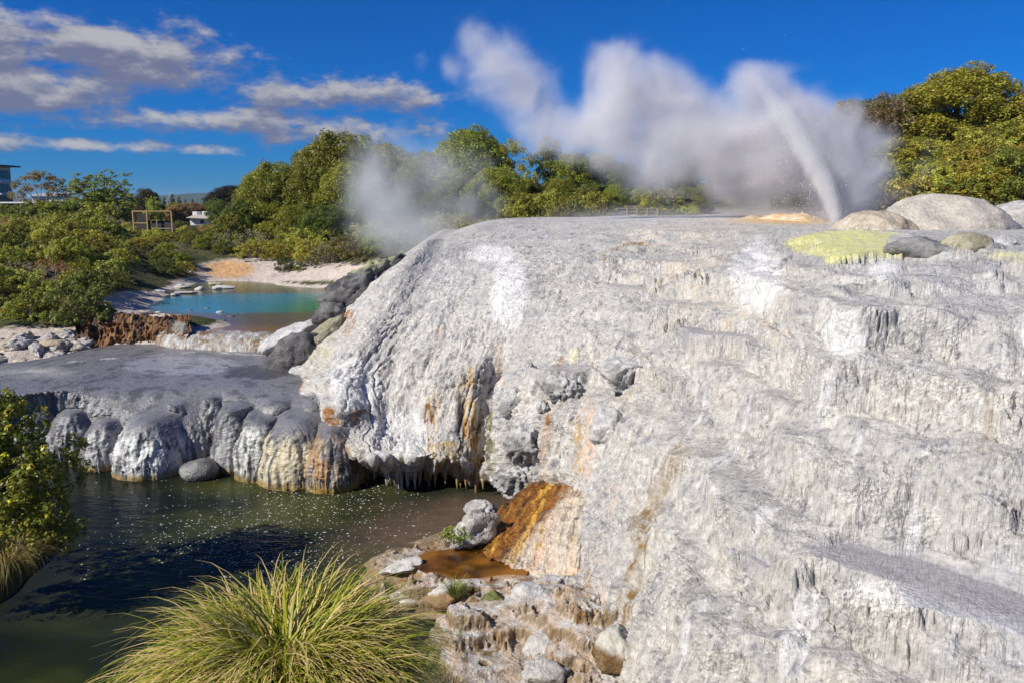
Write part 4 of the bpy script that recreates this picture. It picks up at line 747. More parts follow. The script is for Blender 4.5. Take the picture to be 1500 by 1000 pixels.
# ------------------------------------------------------------------ orange apron and rock shelf at the cliff foot
def apcol(x, y, a, b, W):
    c = lerp(np.broadcast_to(np.array([.62, .54, .44]), W.shape), (.70, .52, .38), smooth(a, -.1, .3)); c = lerp(c, (.52, .36, .10), smooth(a + b, .25, .5) * .8)
    edge_ = smooth(x + .85 * (y - 715) - 836 + 22 * b + 10 * a, 16, -16)
    am = lerp(np.broadcast_to(np.array([.26, .10, .012]), W.shape), (.62, .36, .05), smooth(a, .05, .35)); am = lerp(am, (.07, .035, .01), smooth(-a + .25 * b, .02, .35))
    return c * (1 - edge_[..., None]) + am * edge_[..., None]
ap = [C((790, 708, 22.6), (776, 720, 21.8), (738, 745, 20.9), (712, 776, 20.2), (680, 802, 19.5), (650, 822, 18.8)), C((800, 705, 22.6), (788, 714, 21.8), (758, 740, 20.9), (735, 772, 20.2), (705, 800, 19.5), (680, 822, 18.8)), C((826, 708, 22.2), (815, 716, 21.4), (790, 745, 20.4), (765, 785, 19.4), (748, 808, 18.8), (735, 830, 18.2)),
      C((855, 712, 21.8), (845, 722, 20.6), (825, 748, 19.5), (803, 795, 18.6), (790, 838, 17.9), (782, 860, 17.6)), C((885, 716, 21.4), (880, 726, 20.2), (853, 752, 19.1), (834, 800, 18.1), (828, 842, 17.5), (824, 865, 17.2)), C((925, 720, 21), (920, 730, 20), (890, 756, 18.9), (870, 805, 17.9), (865, 848, 17.3), (862, 870, 17.0))]
strip('orange_apron', ap, 200, 200, apcol, 'cream flowstone apron with an amber stream running down its side', amp=.16, ribs=.10, seed=721, wet=.45, cat='flowstone', rf=4.)
oc = [(520, 872, -.3), (540, 850, .1), (560, 860, .55), (600, 848, .75), (650, 848, .70), (690, 850, .62), (740, 830, .46), (700, 815, .42), (660, 812, .40), (625, 812, .25), (600, 822, .35), (570, 838, .2), (800, 832, .60), (840, 845, .9), (760, 858, .65), (700, 890, .75), (650, 905, .7), (720, 930, .55), (680, 955, .45), (650, 962, .35), (760, 925, .5), (800, 905, .85), (835, 925, .9), (880, 935, .9), (780, 965, .3), (800, 995, .35), (860, 995, .5), (930, 995, .7), (750, 1010, .25), (700, 995, .3), (640, 928, -.25), (600, 930, -.35), (590, 905, -.3), (560, 900, -.3), (620, 990, -.3), (600, 960, -.4), (480, 900, -.7), (620, 785, -.25), (660, 775, .0), (700, 765, .25), (690, 742, -.4), (740, 735, -.3), (760, 775, .5), (520, 950, -.8), (700, 1060, -.1), (850, 1060, .3), (950, 1060, .6), (550, 1050, -.6), (900, 870, 1.1), (900, 800, 1.0), (540, 800, -.6)]
ocp = np.array([atz(*q) for q in oc]); OW = tps_fit(ocp, .02)
gx = np.linspace(-4.6, 2.6, 380); gy = np.linspace(11.6, 21.4, 420); A, B = np.meshgrid(gx, gy, indexing='ij')
d = np.hypot(A.ravel()[:, None] - ocp[None, :, 0], B.ravel()[:, None] - ocp[None, :, 1]); n_ = len(ocp)
Zo = ((d * d * np.log(d + 1e-9)) @ OW[:n_] + OW[n_] + OW[n_ + 1] * A.ravel() + OW[n_ + 2] * B.ravel()).reshape(A.shape); Zo = np.clip(Zo, -1.2, 1.6)
pq = st(A, B, 0 * A); o1 = fbm(pq * .9, 4, .5, 731, True); o2 = fbm(pq * 4, 4, .6, 733, True); o3 = fbm(pq * 2.6, 4, .6, 735)
qx, qy = proj(st(A, B, Zo)); fl_ = np.clip(G(qx, qy, 695, 824, 98, 20, 2) + G(qx, qy, 800, 835, 50, 10, 2), 0, 1)
Zo = Zo + ((.26 * (o1 - .35) + .09 * (o2 - .3) + .05 * o3 + .035 * fbm(pq * 13, 3, .6, 747)) * smooth(Zo, -.3, .4)) * (1 - fl_)
hq = .30; zq = Zo / hq + .55 * fbm(pq * 1.3, 3, .5, 737); fq = zq - np.floor(zq); Zo = Zo + (1 - fl_) * hq * .88 * (smooth(fq, .5, 1.) - fq + .2); Zo = Zo * (1 - fl_) + (.42 + .01 * o3) * fl_
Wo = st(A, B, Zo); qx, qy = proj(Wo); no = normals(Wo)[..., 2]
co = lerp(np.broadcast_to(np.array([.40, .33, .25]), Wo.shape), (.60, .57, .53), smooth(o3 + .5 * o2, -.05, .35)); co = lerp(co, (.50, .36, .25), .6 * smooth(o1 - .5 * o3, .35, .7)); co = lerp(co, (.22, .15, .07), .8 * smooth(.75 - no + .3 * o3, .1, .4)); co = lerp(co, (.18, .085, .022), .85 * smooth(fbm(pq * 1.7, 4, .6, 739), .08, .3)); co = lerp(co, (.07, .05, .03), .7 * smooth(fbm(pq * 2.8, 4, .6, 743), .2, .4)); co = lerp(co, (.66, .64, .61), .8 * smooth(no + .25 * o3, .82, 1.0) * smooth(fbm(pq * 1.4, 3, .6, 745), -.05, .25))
co = lerp(co, (.26, .17, .07), .8 * smooth(.45 - Zo + .25 * o3, .0, .3)); co = lerp(co, (.20, .10, .03), .8 * smooth(o3 - .3 * o2, .12, .4) * np.clip(G(qx, qy, 620, 880, 90, 40) + G(qx, qy, 770, 930, 90, 40), 0, 1)); co = lerp(co, (.10, .11, .025), .8 * smooth(o3, .1, .35) * np.clip(G(qx, qy, 690, 950, 60, 40) + .6 * G(qx, qy, 700, 880, 40, 26), 0, 1))
co = lerp(co, (.34, .16, .03), .9 * smooth(fl_ * (1 - smooth(qx + .6 * (qy - 820), 770, 800)) + .3 * o3, .4, .6)); co = lerp(co, (.20, .10, .03), .8 * G(qx, qy, 690, 808, 50, 10)); co = lerp(co, (.52, .25, .05), .8 * G(qx, qy, 735, 838, 36, 9)); co = lerp(co, (.46, .45, .45), .8 * G(qx, qy, 820, 842, 40, 12))
wo_ = np.clip(.8 * fl_ + .5 * smooth(.4 - Zo, 0, .3), 0, 1)
tag(mesh_obj('rock_shelf', Wo, grid_faces(380, 420), M_SINTER, attrs={'tint': co.reshape(-1, 3), 'wet': wo_.ravel(), 'flow': (Wo * np.array([.22, 1.1, 11.])).reshape(-1, 3)}), 'broken white, tan and brown sinter shelf with a shallow amber pool', 'rock shelf', None, 'structure')
am, at_, ab = material('amber_water'); an = at_.noise(at_.pos(), 2., 4, .6); an2 = at_.noise(at_.pos(), .9, 3, .5); setp(at_, ab, Base_Color=at_.mix(at_.mapr(at_.math('MULTIPLY_ADD', an2, 1.4, at_.math('MULTIPLY', an, .5)), .70, 1.15), (.045, .020, .005), (.24, .10, .012)), Roughness=.06, IOR=1.33, Specular_IOR_Level=.12, Normal=at_.bump(an, .06, .05))
def puddle(name, pts, z, label, mat=am):
    P = [atz(x_, y_, z) for x_, y_ in pts]; mid_ = np.mean(P, 0); V_ = [mid_] + P; F_ = np.array([(0, k + 1, (k + 1) % len(P) + 1) for k in range(len(P))]); return tag(mesh_obj(name, np.array(V_), F_, mat), label, 'water', None, 'structure')
puddle('amber_pool', [(590, 822), (625, 808), (690, 800), (745, 804), (790, 820), (770, 842), (700, 850), (630, 842)], .455, 'shallow amber-brown pool at the foot of the orange stream')
puddle('rock_channel', [(690, 960), (720, 930), (760, 918), (800, 925), (830, 950), (800, 1010), (740, 1030), (690, 1010)], .30, 'dark amber water channel between the rocks')
# ------------------------------------------------------------------ stalactites along the two rims
def stal_mesh(seed, kind):
    r = random.Random(seed); n = 7; L = 6; V_ = []; F_ = []
    for k in range(L + 1):
        f = k / L; rad_ = (.07 * (1 - f) ** .8 + .008) * r.uniform(.85, 1.15); ox, oy = r.uniform(-.01, .01), r.uniform(-.01, .01)
        for j in range(n): a = 6.283 * j / n; V_.append((ox + math.cos(a) * rad_ * r.uniform(.8, 1.2), oy + math.sin(a) * rad_ * r.uniform(.8, 1.2), .12 - f * .62))
    for k in range(L):
        for j in range(n): F_.append((k*n + j, (k+1)*n + j, (k+1)*n + (j+1) % n, k*n + (j+1) % n))
    V_ = np.array(V_); c = lerp(np.broadcast_to(np.array({'w': [.50, .49, .48], 't': [.46, .38, .22], 'g': [.34, .34, .33]}[kind]), V_.shape), {'w': (.38, .34, .26), 't': (.30, .19, .06), 'g': (.40, .38, .30)}[kind], np.linspace(0, 1, len(V_)))
    o = mesh_obj('stalactite', V_, np.array(F_), M_SINTER, attrs={'tint': c, 'wet': np.full(len(V_), .3), 'flow': V_}); me = o.data; bpy.data.objects.remove(o); return me
STM = {k: [stal_mesh(900 + i + 10 * j, k) for i in range(5)] for j, k in enumerate('wtg')}
def hang(parent, W, sel, n, kinds, zr, sc):
    idx = np.argwhere(sel); 
    if not len(idx): return
    for k in range(n):
        i, j = idx[rr.randrange(len(idx))]; p = W[i, j]; kd = kinds(p); o = bpy.data.objects.new('stalactite', rr.choice(STM[kd])); COL.objects.link(o); o.parent = parent
        s1 = rr.uniform(*sc); o.location = (p[0], p[1] + rr.uniform(0, .05), p[2] + .04); o.scale = (s1 * rr.uniform(.8, 1.3), s1 * rr.uniform(.8, 1.3), s1 * rr.uniform(.7, 1.5)); o.rotation_euler = (rr.uniform(-.08, .08), rr.uniform(-.08, .08), rr.uniform(0, 6))
bx, by = proj(V); first = V[..., 2] > .40
sel = (bx > 512) & (bx < 712) & (V[..., 2] > .40) & (V[..., 2] < .62) & (V[..., 1] < 26.2)
hang(main, V, sel, 110, lambda p: 't' if proj(np.array(p))[0] > 610 else 'w', None, (.45, 1.1))
sel = (V2[..., 2] > .22) & (V2[..., 2] < .42) & (v2 < .93) & (V2[..., 1] < 27.5); hang(low, V2, sel, 100, lambda p: 't' if 385 < proj(np.array(p))[0] < 440 else 'g', None, (.3, .8))
# ------------------------------------------------------------------ near bank, left bank
gx = np.linspace(-13, 4.5, 110); gy = np.linspace(-6, 15, 130); A, B = np.meshgrid(gx, gy, indexing='ij')
Zb = np.minimum(9 - .70 * B - .25 * smooth(np.abs(A + 2.1), 1.2, 3), 7.6); Zb = Zb - 2.2 * smooth(A, 1.5, 4.5); Zb = Zb + .12 * fbm(st(A, B, 0) * 1.3, 3, .5, 741); Zb = np.minimum(Zb, 7.4)
tag(mesh_obj('near_bank', st(A, B, Zb), grid_faces(110, 130), gm, attrs={'tint': np.broadcast_to(np.array([.06, .055, .02]), (110 * 130, 3))}), 'grassy earth bank sloping from the lookout to the river', 'bank', None, 'structure')
gx = np.linspace(-24, -9.4, 90); gy = np.linspace(12.5, 24, 90); A, B = np.meshgrid(gx, gy, indexing='ij')
Zl = 1.3 * smooth(-(A + .02 * (B - 17.5) ** 2) - 11.7 + .3 * noise3(st(A, B, 0) * .6, 2), -.2, 1.6) * (1 - smooth(B, 20, 23)) * smooth(B, 14.6, 17.2) - .15
tag(mesh_obj('left_bank', st(A, B, Zl), grid_faces(90, 90), gm, attrs={'tint': np.broadcast_to(np.array([.05, .042, .018]), (8100, 3))}), 'dark earth river bank under the big shrub', 'bank', None, 'structure')
# big shrub
e = empty('riverside_shrub', (-11.75, 17.4, .75), 0, (1.1, 1.1, 1.16)); tag(e, 'big glossy dark green shrub with yellow-green tips on the river bank', 'shrub')
lob = [(rr.uniform(-1.6, 1.1), rr.uniform(-1.1, 1.1), z, rr.uniform(.45, .75), rr.uniform(.4, .6)) for z in np.linspace(.3, 3.6, 30)]
lob = [(x * (1.1 - abs(z - 1.6) * .28), y, z, a, b) for x, y, z, a, b in lob] + [(rr.uniform(.6, 1.35), rr.uniform(-.8, .3), z, .42, .42) for z in np.linspace(.35, 2.6, 14)] + [(.9, -.4, 1.2, .5, .5), (1.1, -.2, .9, .45, .5), (.2, -.3, 3.5, .3, .35), (-.3, -.2, 3.9, .28, .35), (.6, -.5, 2.2, .45, .45), (.8, -.5, 1.7, .5, .45)]
limbs('branch', [(l[0], l[1], l[2]) for l in lob], .07, M_BARK, e, 31, stems=4)
cl = lobe_clumps(lob, 85, .12, 33, -.6); Vv, Ff, lv, ck = leaves(cl, 20, .095, 34, updir=.5, aspect=.5, shell=.35)
o = mesh_obj('foliage', Vv, Ff, M_LEAF, e, False, {'lv': lv, 'ck': ck}); o.color = (.20, .22, .032, 1)
tip = cl[(cl[:, 2] > 1.0) & (np.random.default_rng(3).random(len(cl)) < .22)].copy(); tip[:, 2] += .09; tip[:, 3] *= .7; Vv, Ff, lv, ck = leaves(tip, 16, .085, 36, updir=1.2, aspect=.5, shell=.3)
o = mesh_obj('young_leaves', Vv, Ff, M_LEAF, e, False, {'lv': lv, 'ck': ck}); o.color = (.58, .54, .06, 1)
# ------------------------------------------------------------------ grasses
def blade_mesh(n, R, L0, L1, width, seed, droop=.9, spread=1., seg=6):
    r = np.random.default_rng(seed); a = r.random(n) * 6.283; f = np.sqrt(r.random(n)); root = np.c_[np.cos(a) * f * R, np.sin(a) * f * R, np.zeros(n)]
    tilt = (.12 + .75 * f * spread) * (.7 + .6 * r.random(n)); az = a + r.normal(size=n) * 1.0; L = L0 + (L1 - L0) * r.random(n); kx = droop * (.5 + r.random(n))
    P = [root]; th = tilt.copy(); rows = []
    d_h = np.c_[np.cos(az), np.sin(az), np.zeros(n)]; side = np.c_[-np.sin(az), np.cos(az), np.zeros(n)]; p = root
    tw = r.normal(size=n) * .5
    for k in range(seg + 1):
        w_ = width * (1 - (k / seg) ** 1.6) * (.6 + .8 * r.random(n)); w_ = np.maximum(w_, .0008)
        sd = side + d_h * tw[:, None] * .3; rows.append(np.stack([p - sd * w_[:, None], p + sd * w_[:, None]], 1))
        stp_ = (L / seg)[:, None]; p = p + (d_h * np.sin(th)[:, None] + np.array([0, 0, 1.]) * np.cos(th)[:, None]) * stp_; th = th + kx / seg * (1 + k * .35)
    Rw = np.stack(rows, 1)                                        # n, seg+1, 2, 3
    V_ = Rw.reshape(-1, 3); b0 = np.arange(n)[:, None] * (seg + 1) * 2 + np.arange(seg)[None] * 2; F_ = np.stack([b0, b0 + 1, b0 + 3, b0 + 2], -1).reshape(-1, 4)
    kind = np.repeat(r.random(n), (seg + 1) * 2); tt = np.tile(np.repeat(np.linspace(0, 1, seg + 1), 2), n)
    return V_, F_, kind, tt
def grass_mat(name, g0, g1, dry, dryf):
    m, t, b = material(name); k = t.attr('lv', 'Fac'); tt = t.attr('ck', 'Fac')
    c = t.mix(t.mapr(t.math('FRACT', t.math('MULTIPLY', k, 7.31)), 0, 1, 0, 1, False), g0, g1); dr = t.mapr(t.math('MULTIPLY_ADD', tt, .40, k), 1.06 - dryf, 1.2 - dryf); c = t.mix(dr, c, dry)
    setp(t, b, Base_Color=c, Roughness=.5); tr = t.new('ShaderNodeBsdfTranslucent'); t.l.new(c, tr.inputs[0]); mx = t.new('ShaderNodeMixShader'); mx.inputs[0].default_value = .3
    t.l.new(b.outputs[0], mx.inputs[1]); t.l.new(tr.outputs[0], mx.inputs[2]); t.l.new(mx.outputs[0], t.n['Material Output'].inputs[0]); return m
M_TUS = grass_mat('tussock_blades', (.12, .17, .010), (.46, .46, .030), (.72, .54, .22), .27); M_GRS = grass_mat('green_grass', (.08, .13, .015), (.18, .25, .03), (.42, .34, .13), .12); M_DRY = grass_mat('dry_grass', (.12, .11, .02), (.25, .21, .05), (.40, .30, .13), .45)
tus = empty('grass_tussock', tuple(at(418, 1012, 7.55))); tag(tus, 'large rounded yellow-green sedge tussock on the near bank', 'tussock')
Vv, Ff, k_, t_q = blade_mesh(5600, .62, 1.0, 1.85, .0125, 51, 1.45, 1.05, 7); bl = mesh_obj('blades', Vv, Ff, M_TUS, tus, False, {'lv': k_, 'ck': t_q}); bl['kind'] = 'stuff'
bms = []
for i in range(24):
    Vv, Ff, k_, t_q = blade_mesh(1, .01, 1.25, 1.75, .0075, 600 + i, 1.1 + .5 * (i % 3), .2, 8); o = mesh_obj('blade', Vv, Ff, M_TUS, None, False, {'lv': np.full(len(Vv), rr.random()), 'ck': t_q}); bms.append((o.data, math.atan2(Vv[-1][1], Vv[-1][0]))); bpy.data.objects.remove(o)
for i in range(220):
    a = rr.uniform(0, 6.283); f = math.sqrt(rr.random()) * .5; me, a0 = rr.choice(bms); o = bpy.data.objects.new('blade', me); COL.objects.link(o); o.parent = tus; o.location = (math.cos(a) * f, math.sin(a) * f, 0); tl = f * 1.5
    o.rotation_euler = (Matrix.Rotation(tl, 3, Vector((-math.sin(a), math.cos(a), 0))) @ Matrix.Rotation(a - a0 + rr.uniform(-.5, .5), 3, 'Z')).to_euler(); q = rr.uniform(.75, 1.08); o.scale = (q, q, q)
def tuft(loc, n, R, L0, L1, wd, seed, mat, label, name='grass_tuft', droop=.7, group=None):
    e = empty(name, loc); tag(e, label, 'grass', group); Vv, Ff, k_, t_q = blade_mesh(n, R, L0, L1, wd, seed, droop, .7, 5); b = mesh_obj('blades', Vv, Ff, mat, e, False, {'lv': k_, 'ck': t_q}); b['kind'] = 'stuff'; return e
tuft(rz_(668, 872, 16.4), 260, .12, .3, .55, .006, 71, M_GRS, 'bright green grass tuft on the lip of the brown ledge'); tuft(rz_(571, 862, 17.2), 90, .07, .15, .3, .005, 72, M_GRS, 'small green grass tuft on the white ledge end')
tuft(rz_(628, 980, 14.4), 420, .35, .3, .6, .006, 73, M_GRS, 'wide patch of green grass between the tussock and the dark channel'); tuft(rz_(668, 960, 14.7), 320, .2, .25, .5, .006, 74, M_GRS, 'green grass clump on the mossy rock by the channel'); tuft(rz_(600, 1010, 13.2), 320, .3, .4, .8, .007, 75, M_GRS, 'dark green grass at the right foot of the tussock')
tuft(rz_(656, 800, 18.9), 60, .05, .3, .6, .005, 76, M_DRY, 'thin wisps of dry grass beside the green seedling')
tuft(rz_(10, 830, 16.4), 600, .35, .8, 1.5, .009, 77, M_DRY, 'drooping brown and yellow sedge under the big riverside shrub', 'grass_clump', 1.5); tuft(rz_(205, 1010, 7.9), 120, .12, .15, .35, .005, 78, M_GRS, 'small bright green herb at the left foot of the tussock')
e = empty('seedling', rz_(666, 800, 18.8)); tag(e, 'small leafy green seedling on the white hump by the river', 'plant'); lb = [(rr.uniform(-.3, .3), rr.uniform(-.2, .2), rr.uniform(.12, .4), .1, .08) for _ in range(14)]; limbs('stem', [l[:3] for l in lb], .012, M_PALEBARK, e, 41, stems=4); o = crown_obj('foliage', lb, 900, .05, 6, .06, 42, e); o.color = (.24, .30, .06, 1)
# ------------------------------------------------------------------ foam on the river
fr_ = np.random.default_rng(91); pts_ = []
for (x_, y_, sx_, sy_, n) in ((380, 770, 110, 40, 800), (480, 730, 60, 18, 350), (300, 800, 80, 26, 350), (430, 820, 70, 20, 250), (560, 760, 60, 30, 120), (560, 712, 50, 8, 80)):
    q = np.c_[fr_.normal(x_, sx_, n), fr_.normal(y_, sy_, n)]; q = q[(q[:, 1] > 700) & (q[:, 0] < 680)]; pts_.append(atz(q[:, 0], q[:, 1], .004))
fp = np.concatenate(pts_); n = len(fp); r_ = .010 + .022 * fr_.random(n) ** 3; ang = np.linspace(0, 2 * math.pi, 6, endpoint=False)
ring = np.stack([np.cos(ang), np.sin(ang) * .8, 0 * ang], -1)[None] * r_[:, None, None] * (.7 + .6 * fr_.random((n, 6, 1))); V_ = np.concatenate([fp[:, None] + np.array([0, 0, .008]), fp[:, None] + ring], 1); b0 = np.arange(n)[:, None] * 7; F_ = np.concatenate([np.stack([b0[:, 0], b0[:, 0] + 1 + k, b0[:, 0] + 1 + (k + 1) % 6], -1) for k in range(6)])
tag(mesh_obj('river_foam', V_.reshape(-1, 3), F_, plain('foam', (.62, .62, .60), .6, 20, .1, 0)), 'white foam flecks drifting on the dark river', 'foam', None, 'stuff')
# ------------------------------------------------------------------ built things
M_TIMB = plain('weathered_timber', (.30, .26, .20), .85, 8, .3, .3); M_PINE = plain('pine_timber', (.42, .27, .12), .8, 6, .3, .2); M_WHITE = plain('white_wall', (.70, .70, .70), .7, 1, .06, 0); M_ROOF = plain('pale_roof', (.42, .38, .32), .8, 2, .1, 0); M_DARKP = plain('dark_panel', (.035, .033, .03), .7, 2, .3, 0); M_STEEL = plain('galvanised_steel', (.45, .46, .47), .4, 4, .1, 0)
m, t, b = material('tinted_glass'); setp(t, b, Base_Color=(.02, .05, .075), Roughness=.05); M_GLASS = m
def gz(x, y): return float(terrain_z(np.array([x]), np.array([y]))[0])
def partbox(name, a, b, mat, parent): return MB().box(a, b).build(name, mat, parent)
# viewing platform railing
p0 = at(903, 318, 66); e = empty('platform_railing', tuple(p0)); tag(e, 'weathered timber railing of a viewing deck behind the far edge of the terrace', 'railing')
Lr = 3.3; M_TIMB.diffuse_color = (.3, .26, .2, 1); partbox('deck', (-.1, 0, -.35), (Lr + .1, 1.6, -.22), M_TIMB, e); partbox('top_rail', (-.05, -.06, .66), (Lr + .05, .08, .72), M_TIMB, e); partbox('mid_rail', (-.05, -.02, .36), (Lr + .05, .04, .41), M_TIMB, e); partbox('bottom_rail', (-.05, -.02, -.02), (Lr + .05, .04, .03), M_TIMB, e)
for k in range(5): partbox('post', (k * Lr / 4 - .06, -.055, -.9), (k * Lr / 4 + .06, .055, .655), M_TIMB, e)
for k in range(24):
    if k % 6: partbox('baluster', (k * Lr / 24 - .022, .045, -.0), (k * Lr / 24 + .022, .075, .64), M_TIMB, e)
partbox('bench_rail', (.9, 1.2, .82), (2.2, 1.3, .88), M_TIMB, e)
# sign
p0 = at(627, 372, 57); e = empty('notice_board', tuple(p0)); tag(e, 'pale twin-panelled notice board on posts in the steam below the wood', 'sign')
for k in (0, 1): partbox('panel', (-.33 + k * .36, -.03, .70), (-.03 + k * .36, .03, 1.35), M_STEEL, e); partbox('post', (-.21 + k * .36, .035, -.6), (-.15 + k * .36, .09, 1.3), M_STEEL, e)
# timber frame shelter
p0 = at(196, 334, 86); e = empty('timber_frame', tuple(p0), 0, .84); tag(e, 'open pine timber frame with a dark slatted back wall in the scrub', 'shelter')
for x0, h0 in ((0, 2.0), (1.75, 2.0), (4.85, 2.05)): partbox('post', (x0 - .07, -.07, -1.0), (x0 + .07, .07, h0), M_PINE, e)
partbox('top_beam', (-.1, -.08, 2.0), (1.9, .08, 2.14), M_PINE, e); partbox('top_beam', (1.9, .0, 2.02), (4.8, .14, 2.13), M_PINE, e); partbox('lower_beam', (-.05, -.05, .55), (1.7, .05, .66), M_PINE, e); partbox('lower_beam', (2.4, -.05, -.12), (4.7, .05, -.02), M_TIMB, e); partbox('short_post', (2.9, -.05, -.6), (3.0, .05, 1.0), M_TIMB, e)
for k in range(12): partbox('slat', (1.9 + k * .25, .9, -.8), (2.12 + k * .25, .96, .85), M_DARKP, e)
for k in range(6): partbox('slat', (.1 + k * .28, .9, -.8), (.34 + k * .28, .96, 1.8), M_DARKP, e)
# pale-roofed house
p0 = at(283, 325, 125); e = empty('pale_roofed_house', tuple(p0)); tag(e, 'small white house with a low pale roof behind the timber frame', 'house')
partbox('wall', (-.6, .3, -1.5), (2.6, 5, .55), M_WHITE, e); MB().add([(-1., -.4, .58), (3.4, -.4, .42), (3.4, 5.4, .42), (-1., 5.4, .58), (-.4, 1.8, 1.05), (1.6, 1.8, 1.0)], [(0, 1, 5, 4), (1, 2, 5), (2, 3, 4, 5), (3, 0, 4), (0, 3, 2, 1)]).build('roof', M_ROOF, e); partbox('upper_wall', (-.9, 2.2, .9), (-.2, 4, 1.5), M_WHITE, e); partbox('upper_wall', (.6, 2.2, .95), (1.4, 4, 1.55), M_WHITE, e); partbox('window', (1.0, .24, -.3), (1.5, .295, .2), M_GLASS, e)
# hotel
p0 = at(-30, 300, 165); e = empty('hotel', tuple(p0))
for z0, z1 in ((.2, 1.9), (2.4, 4.2), (5.2, 6.9)):
    for k in range(3): partbox('window', (3.502, 1.0 + k * 1.45, z0), (3.56, 2.3 + k * 1.45, z1), M_GLASS, e)
for z0 in (2.1, 4.6): partbox('balcony_slab', (3.502, .7, z0 - .1), (4.2, 5.4, z0 + .15), M_WHITE, e)
if True: pass; tag(e, 'white modern hotel with dark glass storeys and a flat overhanging roof', 'building')
partbox('wall', (-8, .6, -4), (3.5, 5.6, 7.6), M_WHITE, e); partbox('roof', (-9, -.6, 7.62), (5.2, 6.6, 7.9), M_DARKP, e); partbox('lift_tower', (-8, 2, 7.92), (-.2, 8, 8.4), M_WHITE, e)
for z0, z1 in ((.2, 1.9), (2.4, 4.2), (5.2, 6.9)):
    for k in range(5): partbox('window', (-6.6 + k * 2.0, .5, z0), (-4.75 + k * 2.0, .595, z1), M_GLASS, e)
for z0 in (2.1, 4.6): partbox('balcony_slab', (-8.2, -.5, z0 - .1), (3.6, .59, z0 + .15), M_WHITE, e)
p0 = at(-20, 316, 118); e = empty('low_pavilion', tuple(p0)); tag(e, 'low long pavilion with a thin white roof edge under the gum tree', 'building')
partbox('roof', (-3, -.3, 1.75), (8.2, 5, 1.95), M_WHITE, e); partbox('wall', (-2.6, .6, -1), (7.6, 4.6, 1.74), M_DARKP, e)
for k in range(5): partbox('post', (-2.5 + k * 2.5, -.1, -1), (-2.35 + k * 2.5, .05, 1.74), M_TIMB, e)
p0 = at(70, 300, 140); e = empty('white_house', tuple(p0)); tag(e, 'white flat-roofed house glimpsed behind the gum tree trunk', 'house'); partbox('wall', (-2.6, 0, -3), (2.6, 5, 1.4), M_WHITE, e); MB().add([(-3, -.4, 1.42), (3, -.4, 1.42), (3, 5.4, 1.9), (-3, 5.4, 1.9), (-3, -.4, 1.6), (3, -.4, 1.6), (3, 5.4, 2.1), (-3, 5.4, 2.1)], [(0, 3, 2, 1), (4, 5, 6, 7), (0, 1, 5, 4), (1, 2, 6, 5), (2, 3, 7, 6), (3, 0, 4, 7)]).build('roof', M_STEEL, e); partbox('window', (-1.5, -.06, -.3), (.2, -.003, .9), M_GLASS, e)
p0 = at(247, 306, 140); e = empty('street_lamp', tuple(p0)); tag(e, 'pale street lamp with a curved arm rising above the trees', 'street lamp'); MB().tube([(0, 0, -4), (0, 0, 1.2), (.12, 0, 1.9), (.4, 0, 2.45), (.75, 0, 2.75)], [.08, .07, .06, .05, .045]).build('mast', M_STEEL, e, True); MB().box((.7, -.1, 2.68), (1.1, .1, 2.8)).build('lamp_head', M_STEEL, e)
